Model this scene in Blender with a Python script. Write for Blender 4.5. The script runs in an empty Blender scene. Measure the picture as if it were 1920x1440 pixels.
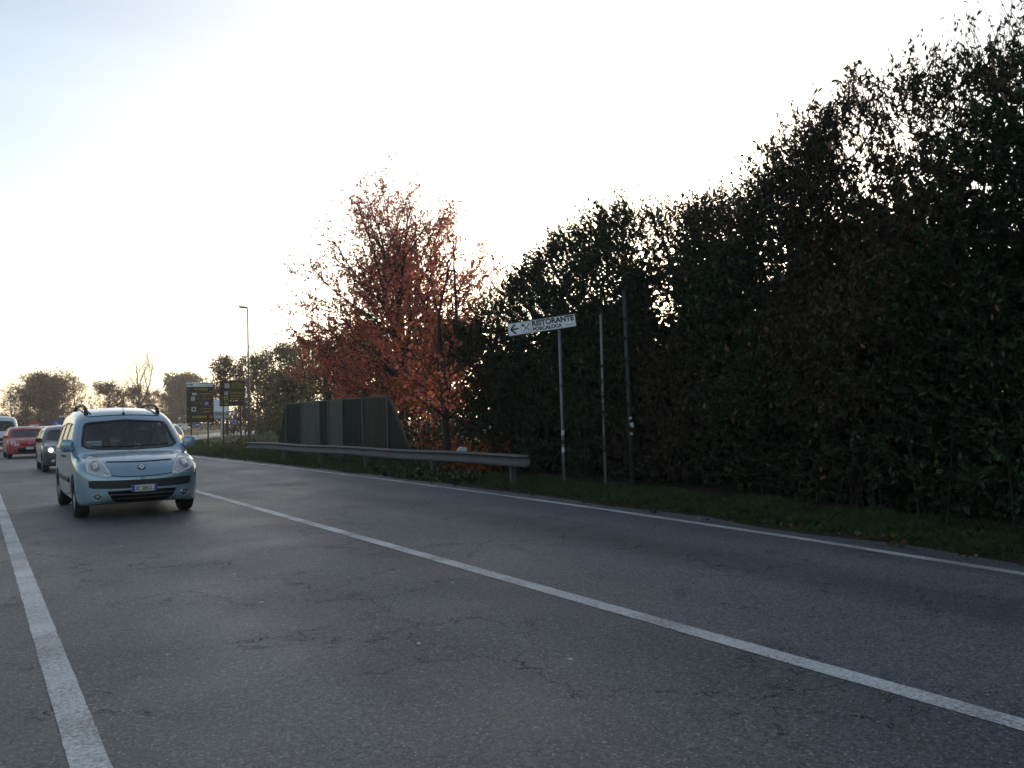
import bpy, bmesh, math, random
import numpy as np
from mathutils import Vector, Matrix
from mathutils.bvhtree import BVHTree

R = math.radians
scene = bpy.context.scene
COL = scene.collection

# ------------------------------------------------------------------ camera
cd = bpy.data.cameras.new('camera')
cam = bpy.data.objects.new('camera', cd)
COL.objects.link(cam)
cd.sensor_width = 36.0
cd.lens = 29.06
cd.clip_start = 0.05
cd.clip_end = 4000
right = Vector((0.83784, -0.54538, -0.02441))
up = Vector((-0.00042, -0.04536, 0.99897))
fwd = Vector((0.54592, 0.83696, 0.03823))
m = Matrix((right, up, -fwd)).transposed().to_4x4()
m.translation = (0, 0, 1.42)
cam.matrix_world = m
scene.camera = cam

# ------------------------------------------------------------------ sky
SUN_AZ = 42.0        # degrees from +Y (down the road) towards +X
SUN_EL = 9.0
world = bpy.data.worlds.new('World')
scene.world = world
world.use_nodes = True
wn, wl = world.node_tree.nodes, world.node_tree.links
wn.clear()
w_out = wn.new('ShaderNodeOutputWorld')
w_bg = wn.new('ShaderNodeBackground')
w_sky = wn.new('ShaderNodeTexSky')
w_sky.sky_type = 'NISHITA'
w_sky.sun_disc = False
w_sky.sun_elevation = R(SUN_EL)
w_sky.sun_rotation = R(SUN_AZ)
w_sky.altitude = 150
w_sky.air_density = 1.0
w_sky.dust_density = 2.0
w_sky.ozone_density = 1.4
w_hs = wn.new('ShaderNodeHueSaturation')
w_hs.inputs['Saturation'].default_value = 0.71
w_bg.inputs['Strength'].default_value = 0.15
# thin high cirrus: streaky noise that lifts the sky a little towards white
w_tc = wn.new('ShaderNodeTexCoord')
w_map = wn.new('ShaderNodeMapping')
w_map.inputs['Scale'].default_value = (1.2, 3.5, 7.0)
w_map.inputs['Rotation'].default_value = (0.2, 0.1, 0.5)
w_no = wn.new('ShaderNodeTexNoise')
w_no.inputs['Scale'].default_value = 1.6
w_no.inputs['Detail'].default_value = 6
w_no.inputs['Distortion'].default_value = 0.6
w_rmp = wn.new('ShaderNodeMapRange')
w_rmp.inputs['From Min'].default_value = 0.42
w_rmp.inputs['From Max'].default_value = 0.75
w_rmp.inputs['To Min'].default_value = 1.0
w_rmp.inputs['To Max'].default_value = 1.08
w_mul = wn.new('ShaderNodeVectorMath')
w_mul.operation = 'SCALE'
wl.new(w_tc.outputs['Generated'], w_map.inputs['Vector'])
wl.new(w_map.outputs['Vector'], w_no.inputs['Vector'])
wl.new(w_no.outputs['Fac'], w_rmp.inputs['Value'])
wl.new(w_sky.outputs['Color'], w_hs.inputs['Color'])
wl.new(w_hs.outputs['Color'], w_mul.inputs[0])
wl.new(w_rmp.outputs['Result'], w_mul.inputs['Scale'])
wl.new(w_mul.outputs['Vector'], w_bg.inputs['Color'])
wl.new(w_bg.outputs['Background'], w_out.inputs['Surface'])

# ------------------------------------------------------------------ sun
sd = bpy.data.lights.new('sun', 'SUN')
sd.energy = 1.0
sd.angle = R(1.5)
sd.color = (1.0, 0.78, 0.55)
sun = bpy.data.objects.new('sun', sd)
COL.objects.link(sun)
sdir = Vector((math.sin(R(SUN_AZ)) * math.cos(R(SUN_EL)), math.cos(R(SUN_AZ)) * math.cos(R(SUN_EL)), math.sin(R(SUN_EL))))
sun.rotation_euler = sdir.to_track_quat('Z', 'Y').to_euler()
sun.location = (40, 40, 30)

# ------------------------------------------------------------------ exposure and render settings
vs = scene.view_settings
vs.view_transform = 'Standard'
vs.look = 'None'
vs.gamma = 1.0
vs.exposure = 0.82
vs.use_curve_mapping = False
scene.render.engine = 'CYCLES'
cy = scene.cycles
cy.use_denoising = True
cy.max_bounces = 6
cy.diffuse_bounces = 2
cy.glossy_bounces = 3
cy.transmission_bounces = 6
cy.transparent_max_bounces = 12
cy.volume_bounces = 0
cy.sample_clamp_indirect = 6.0
cy.use_adaptive_sampling = True
cy.adaptive_threshold = 0.025
cy.filter_width = 1.6
cy.caustics_reflective = False
cy.caustics_refractive = False

# ================================================================== helpers
def tag(o, label=None, cat=None, group=None, kind=None):
    if label: o['label'] = label
    if cat: o['category'] = cat
    if group: o['group'] = group
    if kind: o['kind'] = kind
    return o


def thing(name, label, cat, loc=(0, 0, 0), rz=0.0, group=None):
    o = bpy.data.objects.new(name, None)
    COL.objects.link(o)
    o.location = loc
    o.rotation_euler = (0, 0, rz)
    o.empty_display_size = 0.2
    return tag(o, label, cat, group)


def link(name, me, mat=None, parent=None, smooth=False):
    o = bpy.data.objects.new(name, me)
    COL.objects.link(o)
    if mat is not None and len(me.materials) == 0:
        me.materials.append(mat)
    if parent is not None:
        o.parent = parent
    if smooth:
        me.shade_smooth()
    return o


class MB:
    """collects shapes, builds one mesh"""
    def __init__(s):
        s.v, s.f = [], []

    def add(s, v, f):
        n = len(s.v)
        s.v += [tuple(p) for p in v]
        s.f += [tuple(i + n for i in q) for q in f]
        return s

    def box(s, c, d, rot=None, bevel=0.0):
        hx, hy, hz = d[0] / 2, d[1] / 2, d[2] / 2
        if bevel > 0:
            bm = bmesh.new()
            bmesh.ops.create_cube(bm, size=1.0)
            for q in bm.verts:
                q.co = Vector((q.co.x * d[0], q.co.y * d[1], q.co.z * d[2]))
            bmesh.ops.bevel(bm, geom=list(bm.edges), offset=bevel, segments=2, affect='EDGES', profile=0.5)
            bm.verts.index_update()
            v = [q.co.copy() for q in bm.verts]
            f = [[q.index for q in fc.verts] for fc in bm.faces]
            bm.free()
        else:
            v = [Vector((x, y, z)) for x in (-hx, hx) for y in (-hy, hy) for z in (-hz, hz)]
            f = [(0, 1, 3, 2), (4, 6, 7, 5), (0, 4, 5, 1), (2, 3, 7, 6), (0, 2, 6, 4), (1, 5, 7, 3)]
        if rot is not None:
            v = [rot @ q for q in v]
        c = Vector(c)
        return s.add([q + c for q in v], f)

    def tube(s, pts, rad, n=8, cap=True):
        pts = [Vector(p) for p in pts]
        if not hasattr(rad, '__len__'):
            rad = [rad] * len(pts)
        v, f = [], []
        prev = None
        for i, p in enumerate(pts):
            t = (pts[min(i + 1, len(pts) - 1)] - pts[max(i - 1, 0)]).normalized()
            a = prev if prev is not None else (Vector((0, 0, 1)) if abs(t.z) < 0.9 else Vector((1, 0, 0)))
            a = (a - t * a.dot(t)).normalized()
            prev = a
            b = t.cross(a)
            for k in range(n):
                an = 2 * math.pi * k / n
                v.append(p + (a * math.cos(an) + b * math.sin(an)) * rad[i])
        for i in range(len(pts) - 1):
            for k in range(n):
                k2 = (k + 1) % n
                f.append((i * n + k, i * n + k2, (i + 1) * n + k2, (i + 1) * n + k))
        if cap:
            f.append(tuple(range(n - 1, -1, -1)))
            f.append(tuple((len(pts) - 1) * n + k for k in range(n)))
        return s.add(v, f)

    def lathe(s, prof, n=24, axis='x', c=(0, 0, 0)):
        v, f = [], []
        for (a, r) in prof:
            for k in range(n):
                an = 2 * math.pi * k / n
                p = (a, r * math.cos(an), r * math.sin(an)) if axis == 'x' else \
                    ((r * math.cos(an), a, r * math.sin(an)) if axis == 'y' else (r * math.cos(an), r * math.sin(an), a))
                v.append((p[0] + c[0], p[1] + c[1], p[2] + c[2]))
        for i in range(len(prof) - 1):
            for k in range(n):
                k2 = (k + 1) % n
                f.append((i * n + k, i * n + k2, (i + 1) * n + k2, (i + 1) * n + k))
        return s.add(v, f)

    def prism(s, poly, y0, y1):
        """polygon in local xz, extruded along y"""
        n = len(poly)
        v = [(x, y0, z) for x, z in poly] + [(x, y1, z) for x, z in poly]
        f = [tuple(range(n)), tuple(range(2 * n - 1, n - 1, -1))]
        f += [(i, i + n, (i + 1) % n + n, (i + 1) % n) for i in range(n)]
        return s.add(v, f)

    def mesh(s, name):
        me = bpy.data.meshes.new(name)
        me.from_pydata(s.v, [], s.f)
        bm = bmesh.new()
        bm.from_mesh(me)
        bmesh.ops.recalc_face_normals(bm, faces=bm.faces)
        bm.to_mesh(me)
        bm.free()
        return me

    def build(s, name, mat=None, parent=None, smooth=False):
        return link(name, s.mesh(name), mat, parent, smooth)


def smooth_by_angle(me, ang=40):
    me.shade_smooth()
    bm = bmesh.new()
    bm.from_mesh(me)
    for e in bm.edges:
        e.smooth = len(e.link_faces) == 2 and e.calc_face_angle(0) < R(ang)
    bm.to_mesh(me)
    bm.free()


def np_mesh(name, V, F, attr=None):
    """V (n,3) float, F (m,k) int, attr dict of per-vertex floats"""
    me = bpy.data.meshes.new(name)
    V = np.ascontiguousarray(V, dtype=np.float32)
    F = np.ascontiguousarray(F, dtype=np.int32)
    mcount, k = F.shape
    me.vertices.add(len(V))
    me.vertices.foreach_set('co', V.ravel())
    me.loops.add(mcount * k)
    me.loops.foreach_set('vertex_index', F.ravel())
    me.polygons.add(mcount)
    me.polygons.foreach_set('loop_start', np.arange(0, mcount * k, k, dtype=np.int32))
    me.update(calc_edges=True)
    if attr:
        for nme, a in attr.items():
            at = me.attributes.new(nme, 'FLOAT', 'POINT')
            at.data.foreach_set('value', np.ascontiguousarray(a, dtype=np.float32))
    return me


# ================================================================== materials
def new_mat(name):
    mt = bpy.data.materials.new(name)
    mt.use_nodes = True
    nt = mt.node_tree
    b = nt.nodes['Principled BSDF']
    return mt, nt.nodes, nt.links, b


def pmat(name, col, rough=0.5, metal=0.0, spec=0.5, noise=0.0, nscale=8.0, bump=0.0, coat=0.0, emit=None, estr=0.0, dirt=None):
    mt, n, l, b = new_mat(name)
    b.inputs['Roughness'].default_value = rough
    b.inputs['Metallic'].default_value = metal
    b.inputs['Specular IOR Level'].default_value = spec
    b.inputs['Coat Weight'].default_value = coat
    b.inputs['Coat Roughness'].default_value = 0.06
    c = (col[0], col[1], col[2], 1)
    b.inputs['Base Color'].default_value = c
    if emit:
        b.inputs['Emission Color'].default_value = (*emit, 1)
        b.inputs['Emission Strength'].default_value = estr
    if noise > 0 or bump > 0:
        tc = n.new('ShaderNodeTexCoord')
        no = n.new('ShaderNodeTexNoise')
        no.inputs['Scale'].default_value = nscale
        no.inputs['Detail'].default_value = 6
        no.inputs['Roughness'].default_value = 0.65
        l.new(tc.outputs['Object'], no.inputs['Vector'])
        if noise > 0:
            mx = n.new('ShaderNodeMix')
            mx.data_type = 'RGBA'
            d = dirt if dirt else tuple(x * 0.45 for x in col)
            mx.inputs['A'].default_value = c
            mx.inputs['B'].default_value = (*d, 1)
            mr = n.new('ShaderNodeMapRange')
            mr.inputs['From Min'].default_value = 0.4
            mr.inputs['From Max'].default_value = 0.75
            mr.inputs['To Max'].default_value = noise
            l.new(no.outputs['Fac'], mr.inputs['Value'])
            l.new(mr.outputs['Result'], mx.inputs['Factor'])
            l.new(mx.outputs['Result'], b.inputs['Base Color'])
        if bump > 0:
            bp = n.new('ShaderNodeBump')
            bp.inputs['Strength'].default_value = bump
            bp.inputs['Distance'].default_value = 0.02
            l.new(no.outputs['Fac'], bp.inputs['Height'])
            l.new(bp.outputs['Normal'], b.inputs['Normal'])
    return mt


def leaf_mat(name, stops, rough=0.5, spec=0.4, trans=0.35, tint=(1.2, 1.1, 0.7)):
    """colour picked per leaf from a ramp, light coming through the blade"""
    mt, n, l, b = new_mat(name)
    at = n.new('ShaderNodeAttribute')
    at.attribute_name = 'rnd'
    rp = n.new('ShaderNodeValToRGB')
    el = rp.color_ramp.elements
    while len(el) < len(stops):
        el.new(0.5)
    for e, (p, c) in zip(el, stops):
        e.position = p
        e.color = (*c, 1)
    l.new(at.outputs['Fac'], rp.inputs['Fac'])
    l.new(rp.outputs['Color'], b.inputs['Base Color'])
    b.inputs['Roughness'].default_value = rough
    b.inputs['Specular IOR Level'].default_value = spec
    if trans > 0:
        tr = n.new('ShaderNodeBsdfTranslucent')
        ml = n.new('ShaderNodeMix')
        ml.data_type = 'RGBA'
        ml.blend_type = 'MULTIPLY'
        ml.inputs['Factor'].default_value = 1.0
        ml.inputs['B'].default_value = (*tint, 1)
        l.new(rp.outputs['Color'], ml.inputs['A'])
        l.new(ml.outputs['Result'], tr.inputs['Color'])
        ms = n.new('ShaderNodeMixShader')
        ms.inputs['Fac'].default_value = trans
        l.new(b.outputs['BSDF'], ms.inputs[1])
        l.new(tr.outputs['BSDF'], ms.inputs[2])
        l.new(ms.outputs['Shader'], n['Material Output'].inputs['Surface'])
    return mt


def glass_mat(name, tint=(0.55, 0.62, 0.62), alpha=0.35):
    """thin car glass: tinted see-through plus sharp reflections"""
    mt, n, l, b = new_mat(name)
    n.remove(b)
    tr = n.new('ShaderNodeBsdfTransparent')
    tr.inputs['Color'].default_value = (*tint, 1)
    gl = n.new('ShaderNodeBsdfGlossy')
    gl.inputs['Roughness'].default_value = 0.03
    lw = n.new('ShaderNodeLayerWeight')
    pw = n.new('ShaderNodeMath')
    pw.operation = 'POWER'
    pw.inputs[1].default_value = 5.0
    l.new(lw.outputs['Facing'], pw.inputs[0])
    ma = n.new('ShaderNodeMath')
    ma.operation = 'MULTIPLY_ADD'
    ma.inputs[1].default_value = 0.9
    ma.inputs[2].default_value = 0.08
    l.new(pw.outputs[0], ma.inputs[0])
    ms = n.new('ShaderNodeMixShader')
    l.new(ma.outputs[0], ms.inputs['Fac'])
    l.new(tr.outputs['BSDF'], ms.inputs[1])
    l.new(gl.outputs['BSDF'], ms.inputs[2])
    l.new(ms.outputs['Shader'], n['Material Output'].inputs['Surface'])
    return mt


def asphalt_mat(name, base_l, base_r, split=None, rough=0.62, pale=1.0, cracks=True):
    mt, n, l, b = new_mat(name)
    tc = n.new('ShaderNodeTexCoord')
    P = tc.outputs['Object']
    sep = n.new('ShaderNodeSeparateXYZ')
    l.new(P, sep.inputs[0])

    def math_n(op, a=None, bb=None, c=None):
        q = n.new('ShaderNodeMath')
        q.operation = op
        for i, x in enumerate((a, bb, c)):
            if x is None:
                continue
            if isinstance(x, (int, float)):
                q.inputs[i].default_value = x
            else:
                l.new(x, q.inputs[i])
        return q.outputs[0]

    def rng(v, a0, a1, b0, b1, smooth=False):
        q = n.new('ShaderNodeMapRange')
        if smooth:
            q.interpolation_type = 'SMOOTHSTEP'
        for k, x in zip(('From Min', 'From Max', 'To Min', 'To Max'), (a0, a1, b0, b1)):
            q.inputs[k].default_value = x
        l.new(v, q.inputs['Value'])
        return q.outputs['Result']

    def noise(scale, detail=4, rough_=0.6, vec=P, dist=0.0):
        q = n.new('ShaderNodeTexNoise')
        q.inputs['Scale'].default_value = scale
        q.inputs['Detail'].default_value = detail
        q.inputs['Roughness'].default_value = rough_
        q.inputs['Distortion'].default_value = dist
        l.new(vec, q.inputs['Vector'])
        return q.outputs['Fac']

    def mixc(fac, a, bb, mode='MIX'):
        q = n.new('ShaderNodeMix')
        q.data_type = 'RGBA'
        q.blend_type = mode
        for key, x in (('Factor', fac), ('A', a), ('B', bb)):
            if isinstance(x, tuple):
                q.inputs[key].default_value = (*x, 1)
            elif isinstance(x, (int, float)):
                q.inputs[key].default_value = x
            else:
                l.new(x, q.inputs[key])
        return q.outputs['Result']

    # the two carriageway halves were laid at different times
    if split is not None:
        wob = math_n('MULTIPLY_ADD', noise(0.7, 2), 0.16, -0.08)
        xx = math_n('ADD', sep.outputs['X'], wob)
        side = rng(xx, split - 0.02, split + 0.02, 0, 1)
        col = mixc(side, base_l, base_r)
    else:
        col = mixc(0.0, base_l, base_l)
    # patches and stretched stains along the traffic direction
    mp = n.new('ShaderNodeMapping')
    mp.inputs['Scale'].default_value = (1.0, 0.22, 1.0)
    l.new(P, mp.inputs['Vector'])
    st = rng(noise(0.75, 5, 0.6, mp.outputs['Vector']), 0.3, 0.72, 0.8, 1.16)
    big = rng(noise(0.16, 3, 0.5), 0.3, 0.7, 0.92, 1.08)
    wear = math_n('MULTIPLY', st, big)
    if split is not None:
        # polished wheel tracks
        tr = None
        for xc in (1.35, 2.95, 5.15, 6.75):
            d = math_n('ABSOLUTE', math_n('SUBTRACT', sep.outputs['X'], xc))
            w = rng(d, 0.1, 0.55, 1.0, 0.0, True)
            tr = w if tr is None else math_n('MAXIMUM', tr, w)
        wear = math_n('MULTIPLY', wear, rng(tr, 0, 1, 0.96, 1.13))
        oil = rng(math_n('ABSOLUTE', math_n('SUBTRACT', sep.outputs['X'], 5.95)), 0.1, 0.6, 0.80, 1.0, True)
        wear = math_n('MULTIPLY', wear, oil)
    # aggregate
    vo = n.new('ShaderNodeTexVoronoi')
    vo.inputs['Scale'].default_value = 92
    l.new(P, vo.inputs['Vector'])
    sepc = n.new('ShaderNodeSeparateColor')
    l.new(vo.outputs['Color'], sepc.inputs[0])
    grain = rng(sepc.outputs[0], 0, 1, 0.35, 1.6)
    spark = rng(sepc.outputs[1], 0.955, 0.98, 0.0, 1.0)
    g2 = rng(noise(26, 5, 0.75), 0.3, 0.7, 0.66, 1.34)
    tot = math_n('MULTIPLY', math_n('MULTIPLY', wear, grain), g2)
    sc = n.new('ShaderNodeVectorMath')
    sc.operation = 'SCALE'
    l.new(col, sc.inputs[0])
    l.new(tot, sc.inputs['Scale'])
    colr = mixc(math_n('MULTIPLY', spark, 0.6), sc.outputs['Vector'], (0.34 * pale, 0.33 * pale, 0.31 * pale))
    hgt = math_n('ADD', math_n('MULTIPLY', sepc.outputs[0], 0.5), math_n('MULTIPLY', noise(38, 4, 0.7), 0.8))
    if cracks:
        dv = n.new('ShaderNodeVectorMath')
        dv.operation = 'ADD'
        nz = n.new('ShaderNodeTexNoise')
        nz.inputs['Scale'].default_value = 2.2
        nz.inputs['Detail'].default_value = 6
        nz.inputs['Roughness'].default_value = 0.7
        l.new(P, nz.inputs['Vector'])
        sv = n.new('ShaderNodeVectorMath')
        sv.operation = 'SCALE'
        sv.inputs['Scale'].default_value = 0.9
        l.new(nz.outputs['Color'], sv.inputs[0])
        l.new(P, dv.inputs[0])
        l.new(sv.outputs['Vector'], dv.inputs[1])
        cr = n.new('ShaderNodeTexVoronoi')
        cr.feature = 'DISTANCE_TO_EDGE'
        cr.inputs['Scale'].default_value = 1.1
        l.new(dv.outputs['Vector'], cr.inputs['Vector'])
        line = rng(cr.outputs['Distance'], 0.0025, 0.010, 1.0, 0.0)
        mask = rng(noise(0.6, 3, 0.6), 0.47, 0.54, 0.0, 1.0)
        line = math_n('MULTIPLY', line, mask)
        line = math_n('MULTIPLY', line, rng(noise(5, 2), 0.35, 0.5, 0.25, 1.0))
        colr = mixc(math_n('MULTIPLY', line, 0.8), colr, (0.010, 0.010, 0.011))
        hgt = math_n('SUBTRACT', hgt, math_n('MULTIPLY', line, 2.0))
    l.new(colr, b.inputs['Base Color'])
    if cracks:
        l.new(rng(line, 0, 1, 0.45, 0.0), b.inputs['Specular IOR Level'])
    rr = rng(noise(0.5, 3), 0.3, 0.7, rough - 0.07, rough + 0.1)
    l.new(rr, b.inputs['Roughness'])
    if not cracks:
        b.inputs['Specular IOR Level'].default_value = 0.45
    bp = n.new('ShaderNodeBump')
    bp.inputs['Strength'].default_value = 0.55
    bp.inputs['Distance'].default_value = 0.006
    l.new(hgt, bp.inputs['Height'])
    l.new(bp.outputs['Normal'], b.inputs['Normal'])
    return mt


def paintline_mat(name):
    mt, n, l, b = new_mat(name)
    tc = n.new('ShaderNodeTexCoord')
    a = n.new('ShaderNodeTexNoise')
    a.inputs['Scale'].default_value = 45
    a.inputs['Detail'].default_value = 5
    a.inputs['Roughness'].default_value = 0.75
    c = n.new('ShaderNodeTexNoise')
    c.inputs['Scale'].default_value = 1.3
    c.inputs['Detail'].default_value = 3
    for q in (a, c):
        l.new(tc.outputs['Object'], q.inputs['Vector'])
    ad = n.new('ShaderNodeMath')
    ad.operation = 'MULTIPLY_ADD'
    ad.inputs[1].default_value = 0.6
    l.new(c.outputs['Fac'], ad.inputs[0])
    l.new(a.outputs['Fac'], ad.inputs[2])
    rp = n.new('ShaderNodeValToRGB')
    e = rp.color_ramp.elements
    e[0].position, e[0].color = 0.72, (0.60, 0.61, 0.61, 1)
    e[1].position, e[1].color = 0.98, (0.16, 0.16, 0.16, 1)
    l.new(ad.outputs[0], rp.inputs['Fac'])
    l.new(rp.outputs['Color'], b.inputs['Base Color'])
    b.inputs['Roughness'].default_value = 0.6
    bp = n.new('ShaderNodeBump')
    bp.inputs['Strength'].default_value = 0.4
    bp.inputs['Distance'].default_value = 0.004
    l.new(a.outputs['Fac'], bp.inputs['Height'])
    l.new(bp.outputs['Normal'], b.inputs['Normal'])
    return mt


M = {}
M['asphalt'] = asphalt_mat('asphalt', (0.076, 0.082, 0.090), (0.112, 0.119, 0.128), split=3.9, rough=0.58)
M['asphalt_far'] = asphalt_mat('asphalt_far', (0.22, 0.22, 0.215), None, None, rough=0.5, cracks=False)  # grazing sky reflection put into the paler base colour
M['line'] = paintline_mat('road_paint')
M['soil'] = pmat('soil', (0.045, 0.038, 0.027), 0.95, spec=0.1, noise=0.8, nscale=3.0, bump=0.5, dirt=(0.03, 0.04, 0.012))
M['meadow'] = pmat('meadow', (0.055, 0.085, 0.022), 0.95, spec=0.1, noise=0.8, nscale=0.35, bump=0.4, dirt=(0.075, 0.075, 0.03))
M['grass'] = leaf_mat('grass_blade', [(0.0, (0.020, 0.052, 0.013)), (0.6, (0.036, 0.078, 0.022)), (0.88, (0.065, 0.08, 0.032)), (1.0, (0.12, 0.09, 0.05))], 0.6, 0.3, 0.3)
M['bark'] = pmat('bark', (0.045, 0.036, 0.030), 0.9, spec=0.2, noise=0.7, nscale=14, bump=0.8)
M['bark_pale'] = pmat('bark_pale', (0.10, 0.085, 0.07), 0.9, spec=0.2, noise=0.7, nscale=14, bump=0.5)
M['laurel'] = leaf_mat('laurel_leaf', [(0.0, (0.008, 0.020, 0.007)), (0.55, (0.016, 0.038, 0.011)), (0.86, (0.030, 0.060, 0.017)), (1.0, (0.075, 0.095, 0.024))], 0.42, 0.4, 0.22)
M['drymix'] = leaf_mat('vine_leaf', [(0.0, (0.016, 0.030, 0.010)), (0.45, (0.020, 0.032, 0.011)), (0.6, (0.048, 0.028, 0.016)), (0.85, (0.085, 0.045, 0.024)), (1.0, (0.14, 0.10, 0.035))], 0.6, 0.3, 0.25)
M['dryleaf'] = leaf_mat('dry_leaf', [(0.0, (0.13, 0.065, 0.035)), (0.4, (0.19, 0.10, 0.055)), (0.7, (0.21, 0.16, 0.10)), (0.85, (0.17, 0.17, 0.05)), (1.0, (0.26, 0.23, 0.20))], 0.65, 0.3, 0.3)
M['redleaf'] = leaf_mat('red_leaf', [(0.0, (0.20, 0.065, 0.05)), (0.35, (0.38, 0.13, 0.105)), (0.7, (0.52, 0.19, 0.15)), (0.9, (0.58, 0.25, 0.16)), (1.0, (0.60, 0.34, 0.18))], 0.55, 0.3, 0.58, (1.35, 1.0, 0.85))
M['orangeleaf'] = leaf_mat('orange_leaf', [(0.0, (0.12, 0.035, 0.015)), (0.5, (0.27, 0.085, 0.03)), (1.0, (0.36, 0.17, 0.05))], 0.55, 0.3, 0.45, (1.4, 1.0, 0.7))
M['evergreen'] = leaf_mat('evergreen_leaf', [(0.0, (0.018, 0.028, 0.014)), (0.7, (0.035, 0.048, 0.022)), (1.0, (0.06, 0.06, 0.03))], 0.6, 0.3, 0.25)
M['brownleaf'] = leaf_mat('russet_leaf', [(0.0, (0.050, 0.026, 0.022)), (0.6, (0.115, 0.048, 0.038)), (1.0, (0.19, 0.09, 0.055))], 0.6, 0.3, 0.4)
M['olive'] = leaf_mat('olive_leaf', [(0.0, (0.035, 0.040, 0.018)), (0.6, (0.075, 0.078, 0.032)), (1.0, (0.15, 0.12, 0.05))], 0.6, 0.3, 0.4)
M['galv'] = pmat('galvanised_steel', (0.095, 0.10, 0.102), 0.6, metal=0.25, noise=0.6, nscale=5, dirt=(0.055, 0.046, 0.038))
M['pole'] = pmat('galvanised_pole', (0.20, 0.21, 0.215), 0.6, metal=0.2, noise=0.4, nscale=6)
M['galv_dark'] = pmat('weathered_pole', (0.045, 0.053, 0.054), 0.6, metal=0.3, noise=0.5, nscale=6)
M['sign_white'] = pmat('sign_white', (0.80, 0.82, 0.85), 0.4, noise=0.15, nscale=4)
M['sign_navy'] = pmat('sign_ink', (0.012, 0.014, 0.028), 0.5)
M['sticker'] = pmat('sticker', (0.62, 0.62, 0.60), 0.5, noise=0.4, nscale=30)
M['brown'] = pmat('sign_brown', (0.042, 0.025, 0.011), 0.5, noise=0.3, nscale=3)
M['yellow'] = pmat('sign_yellow', (0.30, 0.22, 0.02), 0.5)
M['yellow_br'] = pmat('sign_bright_yellow', (0.36, 0.33, 0.04), 0.5)
M['pict'] = pmat('pictogram_white', (0.50, 0.50, 0.48), 0.5)
M['pict_pink'] = pmat('pictogram_pink', (0.46, 0.36, 0.36), 0.5)
M['pict_blue'] = pmat('pictogram_blue', (0.14, 0.15, 0.34), 0.5)
M['teal'] = pmat('logo_teal', (0.10, 0.28, 0.26), 0.5)
M['red'] = pmat('sign_red', (0.36, 0.03, 0.03), 0.5)
M['blue'] = pmat('sign_blue', (0.02, 0.10, 0.32), 0.5)
M['white'] = pmat('white_enamel', (0.68, 0.68, 0.68), 0.4)
M['grey_back'] = pmat('sign_grey', (0.34, 0.35, 0.34), 0.5, noise=0.5, nscale=3)
M['panel_light'] = pmat('screen_panel_pale', (0.082, 0.088, 0.083), 0.6, spec=0.12, noise=0.7, nscale=2.5)
M['panel_dark'] = pmat('screen_panel_dark', (0.011, 0.014, 0.013), 0.65, spec=0.12, noise=0.5, nscale=2.5)
M['panel_brown'] = pmat('screen_panel_brown', (0.036, 0.030, 0.025), 0.65, spec=0.12, noise=0.5, nscale=2.5)
M['panel_frame'] = pmat('screen_frame', (0.055, 0.07, 0.067), 0.6, metal=0.2)
M['brace'] = pmat('screen_brace', (0.018, 0.02, 0.019), 0.7)
M['tyre'] = pmat('tyre_rubber', (0.018, 0.018, 0.019), 0.8, spec=0.3, noise=0.3, nscale=20)
M['rim'] = pmat('alloy_rim', (0.34, 0.35, 0.36), 0.35, metal=0.8)
M['trim'] = pmat('black_plastic', (0.016, 0.017, 0.019), 0.55, spec=0.4, noise=0.2, nscale=25)
M['gap'] = pmat('panel_gap', (0.006, 0.006, 0.007), 0.8, spec=0.1)
M['interior'] = pmat('cabin_grey', (0.08, 0.085, 0.09), 0.8)
M['seat'] = pmat('seat_fabric', (0.10, 0.105, 0.11), 0.9)
M['glass'] = glass_mat('windscreen_glass', (0.70, 0.77, 0.76))
M['glass_dark'] = glass_mat('privacy_glass', (0.16, 0.18, 0.18))
M['lampglass'] = pmat('headlamp_lens', (0.48, 0.48, 0.51), 0.12, spec=0.8, noise=0.5, nscale=9, coat=1.0)
M['reflector'] = pmat('headlamp_reflector', (0.30, 0.29, 0.28), 0.2, metal=0.6)
M['chrome'] = pmat('chrome', (0.62, 0.63, 0.65), 0.15, metal=1.0)
M['plate'] = pmat('plate_white', (0.62, 0.62, 0.60), 0.5)
M['plate_blue'] = pmat('plate_blue', (0.02, 0.05, 0.30), 0.5)
M['amber_off'] = pmat('amber_lens', (0.40, 0.12, 0.02), 0.2)
M['amber_on'] = pmat('amber_lamp_lit', (0.5, 0.15, 0.02), 0.3, emit=(1.0, 0.30, 0.03), estr=6.0)
M['tail_on'] = pmat('tail_lamp_lit', (0.4, 0.02, 0.02), 0.3, emit=(1.0, 0.05, 0.03), estr=1.6)
M['tail_off'] = pmat('tail_lamp', (0.25, 0.01, 0.01), 0.2)
M['head_on'] = pmat('headlamp_lit', (0.8, 0.8, 0.8), 0.2, emit=(1.0, 0.93, 0.84), estr=6.0)
M['skin'] = pmat('skin', (0.36, 0.22, 0.16), 0.6)
M['jacket'] = pmat('jacket', (0.02, 0.022, 0.028), 0.85)
M['hair'] = pmat('hair', (0.025, 0.018, 0.014), 0.7)
M['paper'] = pmat('paper', (0.62, 0.68, 0.72), 0.6)
M['bag'] = pmat('plastic_bag', (0.5, 0.52, 0.56), 0.4)
M['stone'] = pmat('pale_chip', (0.5, 0.48, 0.45), 0.7)


def paint(name, col, flake=0.35, rough=0.32):
    return pmat(name, col, rough, metal=flake, coat=0.8, noise=0.25, nscale=2.2, dirt=tuple(c * 0.75 + 0.01 for c in col))


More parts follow.
